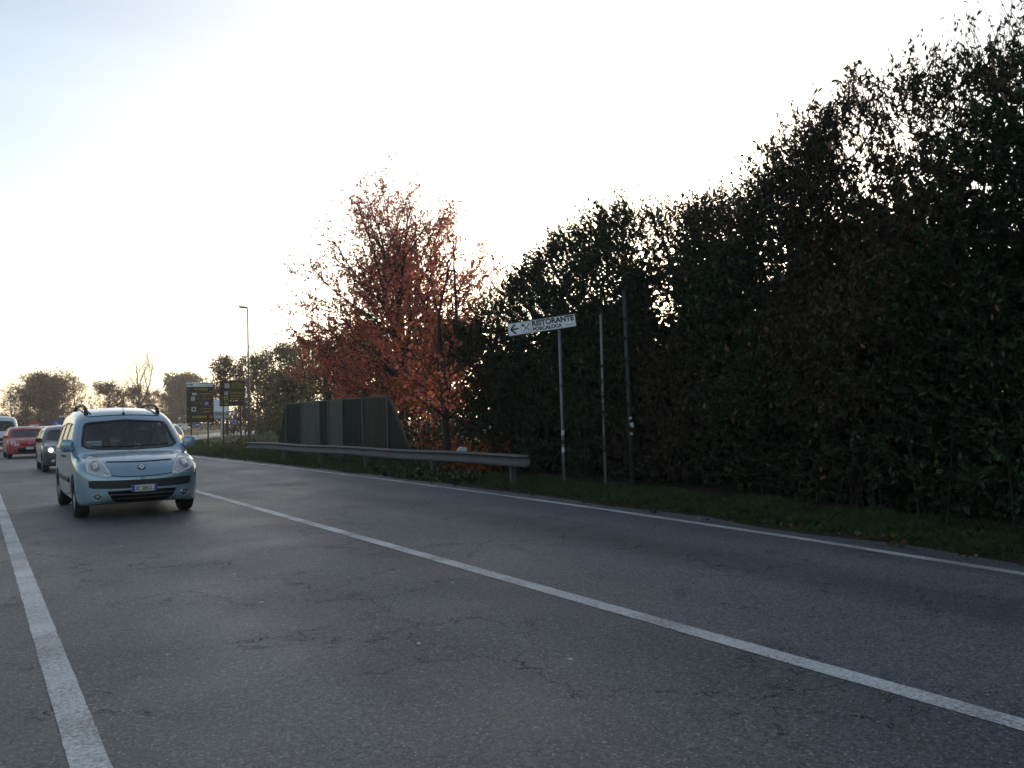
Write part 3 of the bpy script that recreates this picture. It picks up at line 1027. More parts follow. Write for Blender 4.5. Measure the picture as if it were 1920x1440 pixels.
def grass(name, label, n, yr, dr, hh, wd, power=1.0):
    y = yr[0] + (yr[1] - yr[0]) * rngg.random(n) ** power
    e = np.interp(y, EDGE_Y, EDGE_X)
    d = dr[0] + (dr[1] - dr[0]) * rngg.random(n) ** 0.8
    cl = np.sin(y * 3.3 + np.sin(d * 5)) + np.sin(y * 7.9 + d * 6) + np.sin(d * 9 - y * 2.2)
    k = (cl > -1.2) & (d > dr[0] + 0.12 * np.sin(y * 2.3) + 0.1 * np.sin(y * 5.7))
    y, d, e, cl = y[k], d[k], e[k], cl[k]
    n = len(y)
    h = hh * rngg.uniform(0.45, 1.15, n) * (0.75 + 0.18 * cl) * np.clip((d - dr[0]) / 0.5 + 0.45, 0.45, 1)
    B = np.stack([e + d, y, 0.06 * (d - 0.3) / 6.2 - 0.02], 1)
    a = rngg.uniform(0, 6.28, n)
    s = np.stack([np.cos(a), np.sin(a), np.zeros(n)], 1) * (wd * rngg.uniform(0.6, 1.3, n))[:, None]
    ln = rngg.normal(0, 0.38, (n, 3)) * h[:, None]
    ln[:, 2] = 0
    up_ = np.array([0, 0, 1.0])
    V = np.stack([B - s, B + s, B + ln * .35 + up_ * (h * .6)[:, None] + s * .7, B + ln + up_ * (h * .96)[:, None]], 1).reshape(-1, 3)
    b = np.arange(n)[:, None] * 4
    F = np.concatenate([b + np.array([[0, 1, 2]]), b + np.array([[0, 2, 3]])])
    o = link(name, np_mesh(name, V, F, {'rnd': np.repeat(np.clip(rngg.random(n) * .9 + .1 * rngg.random(n), 0, 1), 4)}), M['grass'])
    tag(o, label, 'grass', kind='stuff')


grass('verge_grass', 'green grass strip along the right road edge under hedge and rail', 80000, (0.5, 22), (0.5, 2.3), 0.135, 0.0045, 1.2)
grass('verge_grass', 'grass strip farther along, below the guard rail and sign posts', 55000, (20, 66), (0.45, 5.5), 0.26, 0.010, 1.3)

# ================================================================== vehicles
def smooth_profile(pts, sig=0.035):
    pts = sorted(pts)
    xs = np.array([p[0] for p in pts])
    zs = np.array([p[1] for p in pts])
    g_ = np.arange(xs[0] - 0.3, xs[-1] + 0.3, 0.01)
    v = np.interp(g_, xs, zs)
    k = np.exp(-0.5 * (np.arange(-20, 21) * 0.01 / sig) ** 2)
    v = np.convolve(np.pad(v, 20, mode='edge'), k / k.sum(), 'valid')
    return lambda y: float(np.interp(y, g_, v))


class Shell:
    """car outer skin lofted from cross sections; front at +y, wheels on z=0"""
    def __init__(s, sp):
        s.sp = sp
        s.top = smooth_profile(sp['top'])
        s.bot = smooth_profile(sp['bot'])
        s.yf, s.yr = sp['top'][-1][0], sp['top'][0][0]

    def plan(s, y):
        sp = s.sp
        w = sp['W'] / 2
        d = max(0.003, s.yf - y)
        a, p = sp['front']
        if d < a:
            w *= (1 - (1 - d / a) ** p) ** (1 / p)
        d = max(0.003, y - s.yr)
        a, p = sp['rear']
        if d < a:
            w *= (1 - (1 - d / a) ** p) ** (1 / p)
        return w

    def hw(s, y, z):
        sp = s.sp
        k = 1.0
        if z < 0.55:
            k -= 0.045 * ((0.55 - z) / 0.35) ** 2
        if z > sp['belt']:
            k -= sp['taper'] * ((z - sp['belt']) / (sp['roof'] - sp['belt'])) ** 1.15
        elif z > 0.55:
            k -= 0.012 * (z - 0.55) / (sp['belt'] - 0.55)
        return s.plan(y) * k

    def section(s, y, off=0.0):
        zt, zb = s.top(y) - off, (s.bot(y) if off == 0 else s.sp['floor'])
        rt = min(s.sp['rt'], (zt - zb) * 0.45)
        rb = min(0.07, (zt - zb) * 0.3)
        out = []
        w = lambda z: max(0.01, s.hw(y, z) - off)
        wb = w(zb + rb) - rb
        for q in range(3):
            out.append((wb * q / 3, zb))
        for q in range(4):
            an = R(-90 + 90 * q / 3)
            out.append((max(0.004, w(zb + rb) - rb + rb * math.cos(an)), zb + rb + rb * math.sin(an)))
        z0, z1 = zb + rb, zt - rt
        for q in range(1, 13):
            z = z0 + (z1 - z0) * q / 12
            out.append((w(z), z))
        for q in range(1, 7):
            an = R(90 * q / 6)
            z = zt - rt + rt * math.sin(an)
            out.append((max(0.004, w(z) - rt * (1 - math.cos(an))), z))
        xe = out[-1][0]
        cr = s.sp.get('crown', 0.02) * min(1, xe / 0.5)
        for q in range(1, 8):
            x = xe * (1 - q / 7)
            out.append((x, zt + cr * (1 - (x / xe) ** 2)))
        return out

    def loft(s, y0, y1, off=0.0, ends=True):
        L = y1 - y0
        e = [0, .008, .02, .04, .07, .11, .16, .23, .32, .42, .54, .66] if ends else [0, .02]
        ys = [y0 + a for a in e] + list(np.arange(y0 + e[-1] + .1, y1 - e[-1] - .05, .1)) + [y1 - a for a in reversed(e)]
        V, F = [], []
        n = None
        for y in ys:
            h = s.section(y, off)
            ring = [(x, y, z) for x, z in h] + [(-x, y, z) for x, z in reversed(h[1:-1])]
            n = len(ring)
            V += ring
        for i in range(len(ys) - 1):
            for k in range(n):
                k2 = (k + 1) % n
                F.append((i * n + k, i * n + k2, (i + 1) * n + k2, (i + 1) * n + k))
        for i, rev in ((0, True), (len(ys) - 1, False)):
            c = np.mean(np.array(V[i * n:(i + 1) * n]), 0)
            V.append(tuple(c))
            ci = len(V) - 1
            for k in range(n):
                k2 = (k + 1) % n
                F.append((i * n + k, ci, i * n + k2) if rev else (i * n + k, i * n + k2, ci))
        return MB().add(V, F)


def mirror(h):
    """half outline (x>=0, bottom centre to top centre) -> full closed outline"""
    return h + [(-x, z) for x, z in reversed(h) if x > 1e-6]


def resample(poly, step):
    out = []
    n = len(poly)
    for i in range(n):
        a, b = poly[i], poly[(i + 1) % n]
        k = max(1, int(math.dist(a, b) / step))
        out += [(a[0] + (b[0] - a[0]) * j / k, a[1] + (b[1] - a[1]) * j / k) for j in range(k)]
    return out


class Skin:
    """puts flush pieces onto a car's outer surface"""
    def __init__(s, me):
        s.bvh = BVHTree.FromPolygons([v.co.copy() for v in me.vertices], [tuple(p.vertices) for p in me.polygons])

    def hit(s, a, b, axis):
        o, d = {'front': (Vector((a, 9, b)), Vector((0, -1, 0))), 'rear': (Vector((a, -9, b)), Vector((0, 1, 0))),
                'left': (Vector((-9, a, b)), Vector((1, 0, 0))), 'right': (Vector((9, a, b)), Vector((-1, 0, 0))),
                'top': (Vector((a, b, 9)), Vector((0, 0, -1)))}[axis]
        p, nrm, _, _ = s.bvh.ray_cast(o, d)
        if p is None:
            return None, None
        if nrm.dot(d) > 0:
            nrm = -nrm
        return p, nrm

    def patch(s, poly, axis, off=0.005, depth=0.02, rings=5, step=0.03, ring_only=None):
        poly = resample(poly, step)
        cx = sum(p[0] for p in poly) / len(poly)
        cz = sum(p[1] for p in poly) / len(poly)
        n = len(poly)
        ks = [1 - k / rings for k in range(rings)] if ring_only is None else [1.0, 1 - ring_only / 2, 1 - ring_only]
        V, F = [], []

        def put(a, b, o_):
            p, nm = s.hit(a, b, axis)
            if p is None:
                p, nm = (Vector(V[-1]) if V else Vector((0, 0, 0))), Vector((0, 0, 0))
            V.append(tuple(p + nm * o_))
        rows = []
        for (k, o_) in [(1.0, -depth)] + [(k, off) for k in ks] + ([(ks[-1], -depth)] if ring_only else []):
            rows.append(len(V))
            for (x, z) in poly:
                put(cx + (x - cx) * k, cz + (z - cz) * k, o_)
        for a, b in zip(rows[:-1], rows[1:]):
            for i in range(n):
                j = (i + 1) % n
                F.append((a + i, a + j, b + j, b + i))
        if ring_only is None:
            put(cx, cz, off)
            c = len(V) - 1
            F += [(rows[-1] + i, rows[-1] + (i + 1) % n, c) for i in range(n)]
        return MB().add(V, F)

    def strip(s, line, axis, w=0.012, off=0.003, step=0.04):
        pts = []
        for a, b in zip(line[:-1], line[1:]):
            k = max(1, int(math.dist(a, b) / step))
            pts += [(a[0] + (b[0] - a[0]) * j / k, a[1] + (b[1] - a[1]) * j / k) for j in range(k)]
        pts.append(line[-1])
        V, F = [], []
        for i, p in enumerate(pts):
            q, r_ = pts[max(0, i - 1)], pts[min(len(pts) - 1, i + 1)]
            t = Vector((r_[0] - q[0], r_[1] - q[1])).normalized()
            nx, nz = -t.y, t.x
            for sgn in (-1, 1):
                h, nm = s.hit(p[0] + nx * w / 2 * sgn, p[1] + nz * w / 2 * sgn, axis)
                if h is None:
                    h, nm = Vector(V[-1]) if V else Vector((0, 0, 0)), Vector((0, 0, 0))
                V.append(tuple(h + nm * off))
        F = [(2 * i, 2 * i + 1, 2 * i + 3, 2 * i + 2) for i in range(len(pts) - 1)]
        return MB().add(V, F)


def grow_poly(poly, d):
    cx = sum(p[0] for p in poly) / len(poly)
    cz = sum(p[1] for p in poly) / len(poly)
    out = []
    for x, z in poly:
        L = math.hypot(x - cx, z - cz)
        out.append((cx + (x - cx) * (L + d) / L, cz + (z - cz) * (L + d) / L))
    return out


def bool_apply(me, cutters):
    o = bpy.data.objects.new('tmp', me)
    COL.objects.link(o)
    tmp = []
    for c in cutters:
        q = bpy.data.objects.new('tmpc', c)
        COL.objects.link(q)
        tmp.append(q)
        md = o.modifiers.new('b', 'BOOLEAN')
        md.operation = 'DIFFERENCE'
        md.solver = 'EXACT'
        md.object = q
    dg = bpy.context.evaluated_depsgraph_get()
    dg.update()
    r = bpy.data.meshes.new_from_object(o.evaluated_get(dg))
    for q in tmp + [o]:
        bpy.data.objects.remove(q)
    return r


WHEELS = {}


def wheel_meshes(rad, wid):
    key = (rad, wid)
    if key not in WHEELS:
        w = wid / 2
        r = rad
        tp = [(-w * .7, r * .62), (-w, r * .72), (-w, r * .92), (-w * .8, r * .985), (-w * .3, r), (w * .3, r), (w * .8, r * .985), (w, r * .92), (w, r * .72), (w * .7, r * .62), (-w * .7, r * .62)]
        tm = MB().lathe(tp, 28, 'x').mesh('tyre')
        smooth_by_angle(tm, 50)
        tm.materials.append(M['tyre'])
        rim = MB().lathe([(w * .82, r * .66), (w * .86, r * .63), (w * .45, r * .60), (-w * .6, r * .60), (-w * .7, r * .64)], 28, 'x')
        rim.lathe([(w * .62, 0.001), (w * .66, r * .12), (w * .55, r * .17), (w * .2, r * .17)], 20, 'x')
        for k in range(7):
            an = 2 * math.pi * k / 7
            rim.box(Vector((w * .5, math.cos(an) * r * .37, math.sin(an) * r * .37)), (w * .25, r * .50, r * .14), Matrix.Rotation(an, 3, 'X'))
        rm = rim.mesh('rim')
        rm.materials.append(M['rim'])
        hub = MB().lathe([(-w * .1, 0.001), (-w * .1, r * .6)], 20, 'x').mesh('brake_disc')
        hub.materials.append(M['trim'])
        WHEELS[key] = (tm, rm, hub)
    return WHEELS[key]


CAR_CACHE = {}


def build_car(name, label, cat, loc, rz, sp, paintm, group=None):
    t = thing(name, label, cat, loc, rz, group)
    key = sp['key']
    if key not in CAR_CACHE:
        sh = Shell(sp)
        outer = sh.loft(sh.yr, sh.yf).mesh('body')
        skin = Skin(outer)
        cut = []
        cut.append(sh.loft(sp['cab'][0], sp['cab'][1], 0.05, False).mesh('c'))
        cut.append(MB().prism(sp['ws'], sp['cab'][1] - 0.75, sh.yf + 0.4).mesh('c'))
        cut.append(MB().prism(sp['rw'], sh.yr - 0.4, sp['cab'][0] + 0.6).mesh('c'))
        for w in sp['sw']:
            n = len(w)
            mbx = MB()
            v = [(-3, y, z) for y, z in w] + [(3, y, z) for y, z in w]
            f = [tuple(range(n)), tuple(range(2 * n - 1, n - 1, -1))] + [(i, i + n, (i + 1) % n + n, (i + 1) % n) for i in range(n)]
            cut.append(mbx.add(v, f).mesh('c'))
        for yy in sp['axles']:
            for sgn in (-1, 1):
                x0 = sp['W'] / 2 - 0.30
                a, b = (x0, x0 + 0.6) if sgn > 0 else (-x0 - 0.6, -x0)
                q = MB().lathe([(a, sp['wr'] + 0.055), (b, sp['wr'] + 0.055)], 28, 'x', (0, yy, sp['wr']))
                q.f += [tuple(range(27, -1, -1)), tuple(range(28, 56))]
                cut.append(q.mesh('c'))
        body = bool_apply(outer, cut)
        smooth_by_angle(body, 32)
        CAR_CACHE[key] = (sh, skin, body)
    sh, skin, body = CAR_CACHE[key]
    bm_ = body.copy()
    bm_.materials.clear()
    b = link('body', bm_, paintm, t)
    # glazing
    ws = skin.patch(grow_poly(sp['ws'], 0.012), 'front', -0.012, 0.0, 8, 0.04).build('windscreen', M['glass'], t, True)
    skin.patch(grow_poly(sp['ws'], 0.02), 'front', 0.004, 0.02, ring_only=0.075, step=0.04).build('seal', M['trim'], ws, True)
    skin.patch(grow_poly(sp['rw'], 0.012), 'rear', -0.012, 0.0, 6, 0.05).build('rear_window', M['glass_dark'], t, True)
    for i, w in enumerate(sp['sw']):
        for ax in ('left', 'right'):
            skin.patch(grow_poly(w, 0.012), ax, -0.012, 0.0, 5, 0.06).build('side_window', M['glass'] if i == 0 else M['glass_dark'], t, True)
    # door gaps and handles
    for ax in ('left', 'right'):
        for ln in sp['gaps']:
            skin.strip(ln, ax, 0.012, 0.002).build('door_gap', M['gap'], t)
        for (y, z) in sp['handles']:
            h, nm = skin.hit(y, z, ax)
            MB().box(h + nm * 0.012, (0.024, 0.17, 0.028), bevel=0.008).build('door_handle', M['trim'] if sp.get('dark_handles') else paintm, t, True)
        if sp.get('rub'):
            skin.patch(sp['rub'], ax, 0.012, 0.02, 3, 0.06).build('rub_strip', M['trim'], t, True)
    # wheels
    tm, rm, hm = wheel_meshes(sp['wr'], sp['ww'])
    for yy in sp['axles']:
        for sgn in (-1, 1):
            w = bpy.data.objects.new('wheel', None)
            COL.objects.link(w)
            w.parent = t
            w.location = (sgn * sp['track'], yy, sp['wr'])
            w.rotation_euler = (R(17 * yy), 0, 0 if sgn > 0 else math.pi)
            link('tyre', tm, None, w)
            link('rim', rm, None, w)
            link('brake_disc', hm, None, w)
    # mirrors
    for sgn in (-1, 1):
        mx, my, mz, (dx, dy, dz) = sp['mirror']
        mm = MB().box((sgn * mx, my, mz), (dx, dy, dz), bevel=min(dx, dy, dz) * 0.36)
        mo = mm.build('mirror', paintm if not sp.get('dark_mirror') else M['trim'], t, True)
        MB().box((sgn * mx, my - dy / 2 - 0.002, mz), (dx * .82, 0.006, dz * .78), bevel=0.002).build('mirror_glass', M['chrome'], mo)
        MB().box((sgn * (mx - dx / 2 - 0.03), my, mz - dz * .38), (0.16, 0.06, 0.04), bevel=0.01).build('mirror_arm', M['trim'], mo)
    # cabin
    cab = MB()
    y0, y1 = sp['cab']
    fl = sp['floor']
    wi = sp['W'] - 0.3
    cab.box((0, sp['dash'], sp['belt'] - 0.20), (wi, 0.38, 0.26), bevel=0.05)
    cab.build('dashboard', M['interior'], t, True)
    for sx in (-0.37, 0.37):
        for yy in (sp['seat'], sp['seat'] - 0.85):
            se = MB()
            se.box((sx, yy + 0.08, fl + 0.32), (0.48, 0.50, 0.16), bevel=0.05)
            se.box((sx, yy - 0.22, fl + 0.66), (0.46, 0.13, 0.62), Matrix.Rotation(R(12), 3, 'X'), bevel=0.05)
            se.box((sx, yy - 0.31, fl + 1.06), (0.25, 0.09, 0.17), bevel=0.035)
            se.build('seat', M['seat'], t, True)
    st = MB()
    ring = [Vector((-0.37 + 0.18 * math.cos(a), 0, 0.18 * math.sin(a))) for a in [k / 20 * 2 * math.pi for k in range(21)]]
    rot = Matrix.Rotation(R(-25), 3, 'X')
    cst = Vector((0, sp['dash'] - 0.30, sp['belt'] - 0.12))
    st.tube([cst + Vector((p.x, 0, 0)) + rot @ Vector((0, 0, p.z)) for p in ring], 0.014, 6)
    st.box(cst + Vector((-0.37, 0.02, 0)), (0.34, 0.03, 0.05))
    st.build('steering_wheel', M['trim'], t, True)
    return t, sh, skin


def text_mesh(s, size, ext=0.002, offset=0.0, align='LEFT', sx=1.0):
    cu = bpy.data.curves.new('txt', 'FONT')
    cu.body = s
    cu.size = size
    cu.extrude = ext
    cu.offset = offset
    cu.align_x = align
    cu.space_character = 1.0
    o = bpy.data.objects.new('txt', cu)
    COL.objects.link(o)
    dg = bpy.context.evaluated_depsgraph_get()
    dg.update()
    me = bpy.data.meshes.new_from_object(o.evaluated_get(dg))
    bpy.data.objects.remove(o)
    for v in me.vertices:           # stand the text up: xz plane, facing -y
        v.co = Vector((v.co.x * sx, -v.co.z, v.co.y))
    return me


def text_on(name, s, size, x, y, z, mat, parent, fit=None, **kw):
    me = text_mesh(s, size, **kw)
    xs = [v.co.x for v in me.vertices]
    w = max(xs) - min(xs)
    if fit:
        k = fit / w
        for v in me.vertices:
            v.co.x = (v.co.x - min(xs)) * k
    o = link(name, me, mat, parent)
    o.location = (x, y, z)
    return o


# ---- the light blue minivan that leads the queue
VAN = dict(key='van', W=1.76, belt=1.02, roof=1.735, taper=0.235, rt=0.13, crown=0.035, front=(0.62, 3.0), rear=(0.30, 3.2), floor=0.36,
           top=[(-2.1, 0.95), (-2.08, 1.25), (-2.0, 1.52), (-1.85, 1.66), (-1.2, 1.70), (-.5, 1.70), (0.0, 1.64), (.24, 1.56), (.36, 1.48), (1.02, 1.01), (1.12, .965), (1.5, .915), (1.8, .84), (1.97, .74), (2.06, .66), (2.1, .60)],
           bot=[(-2.1, .45), (-2.05, .30), (-1.9, .24), (1.85, .215), (2.03, .27), (2.1, .40)],
           cab=(-1.95, 0.98), ws=mirror([(0, 1.035), (.40, 1.04), (.62, 1.055), (.70, 1.10), (.695, 1.17), (.635, 1.40), (.605, 1.455), (.54, 1.475), (0, 1.50)]),
           rw=mirror([(0, 1.05), (.55, 1.05), (.60, 1.1), (.54, 1.45), (.48, 1.5), (0, 1.52)]),
           sw=[[(.80, 1.06), (.30, 1.40), (.10, 1.46), (-.30, 1.48), (-.30, 1.05)], [(-.42, 1.05), (-.42, 1.48), (-1.12, 1.48), (-1.16, 1.05)], [(-1.28, 1.06), (-1.26, 1.47), (-1.78, 1.42), (-1.86, 1.08)]],
           axles=(1.24, -1.46), wr=0.315, ww=0.20, track=0.765, mirror=(0.92, 0.90, 1.115, (0.19, 0.13, 0.20)), dash=0.80, seat=-0.10,
           gaps=[[(.86, 1.03), (.92, .72), (.80, .36), (.1, .30)], [(-.36, 1.5), (-.36, .30)], [(-1.22, 1.5), (-1.22, .8)]], handles=[(-.22, .92), (-.50, .92)],
           rub=[(.75, .52), (.75, .60), (-1.05, .60), (-1.05, .52)], dark_handles=True)
VX, VY = 2.17, 15.8
van, vsh, vskin = build_car('minivan', 'ice blue minivan with roof rails and driver leading the oncoming queue', 'van', (VX, VY, 0), math.pi, VAN, M['paint_blue'])
HL = [(.43, .655), (.455, .73), (.51, .83), (.58, .905), (.66, .94), (.715, .91), (.75, .80), (.735, .72), (.62, .68), (.50, .635)]
for sgn in (1, -1):
    hl = vskin.patch([(sgn * x, z) for x, z in HL], 'front', 0.008, 0.03, 6, 0.03).build('headlight', M['lampglass'], van, True)
    for (cx_, cz_, rr_, mt_) in ((.63, .80, .070, 'reflector'), (.50, .69, .030, 'chrome'), (.635, .805, .035, 'chrome')):
        o_ = 0.014 if rr_ != .035 else 0.02
        vskin.patch([(sgn * (cx_ + rr_ * math.cos(a / 12 * 6.2832)), cz_ + rr_ * 1.1 * math.sin(a / 12 * 6.2832)) for a in range(12)], 'front', o_, 0.03, 3, 0.04).build('bulb_bowl', M[mt_], hl, True)
    vskin.patch([(sgn * x, z) for x, z in HL], 'front', 0.016, 0.03, ring_only=.16, step=.03).build('lamp_rim', M['white'], hl, True)
    fg = vskin.patch([(sgn * .615 + .048 * math.cos(a / 14 * 6.2832), .355 + .048 * math.sin(a / 14 * 6.2832)) for a in range(14)], 'front', 0.006, 0.02, 3, 0.03).build('fog_lamp', M['trim'], van, True)
    vskin.patch([(sgn * .615 + .027 * math.cos(a / 12 * 6.2832), .355 + .027 * math.sin(a / 12 * 6.2832)) for a in range(12)], 'front', 0.012, 0.02, 3, 0.03).build('fog_lens', M['reflector'], fg, True)
    vskin.patch([(sgn * .615 + .056 * math.cos(a / 14 * 6.2832), .355 + .056 * math.sin(a / 14 * 6.2832)) for a in range(14)], 'front', 0.01, 0.02, ring_only=.16, step=.03).build('fog_rim', M['chrome'], fg, True)
vskin.patch(mirror([(0, .468), (.40, .468), (.66, .482), (.72, .50), (.73, .597), (.66, .60), (.40, .592), (0, .588)]), 'front', 0.008, 0.02, 16, 0.03).build('bumper_band', M['trim'], van, True)
gr = vskin.patch(mirror([(0, .255), (.24, .257), (.36, .268), (.42, .31), (.49, .432), (0, .438)]), 'front', 0.006, 0.02, 12, 0.03).build('grille', M['gap'], van, True)
for zz, xx in ((.375, .445), (.318, .40)):
    vskin.strip([(-xx, zz + .004), (0, zz), (xx, zz + .004)], 'front', 0.014, 0.012).build('slat', M['galv'], gr)
vskin.strip([(-.70, .470), (-.5, .452), (0, .447), (.5, .452), (.70, .470)], 'front', 0.022, 0.004).build('bumper_lip', M['paint_blue'], van)
vskin.strip([(-.47, .862), (-.2, .852), (0, .850), (.2, .852), (.47, .862)], 'front', 0.016, 0.003).build('bonnet_gap', M['gap'], van)
vskin.strip([(-.42, .662), (-.25, .642), (0, .634), (.25, .642), (.42, .662)], 'front', 0.012, 0.003).build('bonnet_gap', M['gap'], van)
# diamond badge on a dark six-sided field
bh, bn = vskin.hit(0, .768, 'front')
bd = MB().prism([(0, .066), (.05, .038), (.056, 0), (.05, -.038), (0, -.066), (-.05, -.038), (-.056, 0), (-.05, .038)], -0.004, 0.004).build('badge', M['trim'], van)
ro, ri = (.048, .062), (.016, .024)
dm = MB()
V = [(ro[0], 0, 0), (0, 0, ro[1]), (-ro[0], 0, 0), (0, 0, -ro[1]), (ri[0], 0, 0), (0, 0, ri[1]), (-ri[0], 0, 0), (0, 0, -ri[1])]
V += [(x, 0.008, z) for x, y, z in V]
F = []
for i in range(4):
    j = (i + 1) % 4
    F += [(i + 8, j + 8, j + 12, i + 12), (i, i + 8, j + 8, j)][:1] + [(i, j, j + 8, i + 8), (i + 4, i + 12, j + 12, j + 4)]
dmo = dm.add(V, F).build('diamond', M['plate'], bd)
dmo.location = (0, 0.004, 0)
bd.location = bh + bn * 0.004
bd.rotation_euler = (math.asin(max(-1, min(1, bn.z))), 0, 0)
# number plate
pl = MB().box((0, 0, 0), (0.36, 0.012, 0.098), bevel=0.003).build('number_plate', M['plate'], van)
pl.location = (-0.018, vsh.yf + 0.018, .458)
for sx in (-1, 1):
    MB().box((sx * .158, .0075, 0), (.042, .004, .094)).build('blue_band', M['plate_blue'], pl)
tx = text_on('plate_text', 'EC 585CL', .085, .118, .0085, -.031, M['sign_navy'], pl, fit=.236, offset=0.0015)
tx.rotation_euler = (0, 0, math.pi)
# wipers, aerial, roof rails, roof seam
for ln in ([(.60, 1.075), (.3, 1.06), (-.02, 1.05)], [(.02, 1.06), (-.25, 1.065), (-.58, 1.085)]):
    vskin.strip(ln, 'front', 0.018, 0.016).build('wiper', M['gap'], van)
ah, an_ = vskin.hit(0, 0.18, 'top')
MB().tube([ah, ah + Vector((0, -.10, .14)), ah + Vector((0, -.22, .30))], [.006, .004, .003], 5).box(ah + Vector((0, 0, .012)), (.04, .08, .03), bevel=.008).build('aerial', M['trim'], van)
for sgn in (-1, 1):
    pts = []
    for (yy, dz) in ((0.10, 0.0), (0.04, .055), (-.10, .085), (-.5, .085), (-1.2, .085), (-1.5, .08), (-1.62, .05), (-1.68, 0.0)):
        h, _ = vskin.hit(sgn * .565, yy, 'top')
        pts.append(h + Vector((0, 0, dz)))
    MB().tube(pts, [.034, .032, .027, .025, .025, .027, .032, .034], 8).build('roof_rail', M['trim'], van, True)
    vskin.strip([(sgn * .50, .12), (sgn * .52, -.4), (sgn * .53, -1.7)], 'top', .022, .003).build('roof_seam', M['gap'], van)
vskin.strip([(-.56, .215), (-.3, .225), (0, .23), (.3, .225), (.56, .215)], 'top', .03, .003).build('roof_seam', M['gap'], van)
card = MB().box((0, 0, 0), (.23, .006, .12), bevel=.002)
co_ = card.build('dashboard_card', M['paper'])
co_.location = (VX - .53, VY - .80, 1.115)
co_.rotation_euler = (R(28), 0, R(4))
tag(co_, 'pale paper card propped on the dashboard of the ice blue minivan', 'card')

# ---- driver
def skin_mesh(name, verts, edges, rads, root=0, sub=2):
    me = bpy.data.meshes.new(name)
    me.from_pydata([Vector(v) for v in verts], edges, [])
    o = bpy.data.objects.new('tmp', me)
    COL.objects.link(o)
    o.modifiers.new('s', 'SKIN')
    sub_ = o.modifiers.new('u', 'SUBSURF')
    sub_.levels = sub
    for v, r_ in zip(me.skin_vertices[0].data, rads):
        v.radius = (r_, r_) if not isinstance(r_, tuple) else r_
        v.use_root = False
    me.skin_vertices[0].data[root].use_root = True
    dg = bpy.context.evaluated_depsgraph_get()
    dg.update()
    r = bpy.data.meshes.new_from_object(o.evaluated_get(dg))
    bpy.data.objects.remove(o)
    return r


drv = thing('person', 'driver in dark jacket holding the wheel of the ice blue minivan', 'person', (VX, VY, 0), math.pi)
bx, by, bz = -0.37, -0.16, 0.82
Vv = [(bx, by, bz), (bx, by - .06, bz + .22), (bx, by - .10, bz + .42), (bx, by - .08, bz + .55), (bx, by - .05, bz + .62), (bx, by - .02, bz + .72), (bx, by - .03, bz + .80), (bx, by + .075, bz + .69)]
Ee = [(0, 1), (1, 2), (2, 3), (3, 4), (4, 5), (5, 6), (5, 7)]
Rr = [.15, .15, .16, .06, .055, .092, .07, .022]
for sgn in (-1, 1):
    i0 = len(Vv)
    Vv += [(bx + sgn * .19, by - .09, bz + .44), (bx + sgn * .25, by + .12, bz + .22), (bx + sgn * .17, by + .42, bz + .22), (bx + sgn * .165, by + .50, bz + .25)]
    Rr += [.075, .055, .038, .03]
    Ee += [(2, i0), (i0, i0 + 1), (i0 + 1, i0 + 2), (i0 + 2, i0 + 3)]
    for q, (fx, fy, fz) in enumerate(((.02, .05, .03), (.01, .065, .02), (0.0, .065, .005), (-.01, .055, -.012), (-.035, .02, .02))):
        k = len(Vv)
        Vv += [(Vv[i0 + 3][0] + sgn * fx * .5, Vv[i0 + 3][1] + fy * .5, Vv[i0 + 3][2] + fz), (Vv[i0 + 3][0] + sgn * fx - sgn * .01, Vv[i0 + 3][1] + fy, Vv[i0 + 3][2] + fz - .01)]
        Rr += [.010, .008]
        Ee += [(i0 + 3, k), (k, k + 1)]
    k = len(Vv)
    Vv += [(bx + sgn * .10, by + .05, bz - .04), (bx + sgn * .13, by + .45, bz + .06), (bx + sgn * .12, by + .72, bz - .30)]
    Rr += [.10, .075, .05]
    Ee += [(0, k), (k, k + 1), (k + 1, k + 2)]
link('body', skin_mesh('body', Vv, Ee, Rr), M['skin'], drv, True)
jv = [Vv[0], Vv[1], Vv[2], (bx, by - .085, bz + .50)]
je = [(0, 1), (1, 2), (2, 3)]
jr = [.165, .168, .178, .075]
for sgn in (-1, 1):
    k = len(jv)
    jv += [(bx + sgn * .19, by - .09, bz + .44), (bx + sgn * .25, by + .12, bz + .22), (bx + sgn * .172, by + .40, bz + .22)]
    jr += [.092, .070, .05]
    je += [(2, k), (k, k + 1), (k + 1, k + 2)]
link('jacket', skin_mesh('jacket', jv, je, jr), M['jacket'], drv, True)
link('hair', skin_mesh('hair', [(bx, by - .075, bz + .68), (bx, by - .06, bz + .79), (bx, by + .02, bz + .845)], [(0, 1), (1, 2)], [.085, .088, .06]), M['hair'], drv, True)
for sgn in (-1, 1):
    MB().lathe([(-.012, .001), (-.008, .010), (0, .013), (.008, .010), (.012, .001)], 8, 'y', (bx + sgn * .034, by + .066, bz + .735)).build('eye', M['gap'], drv, True)

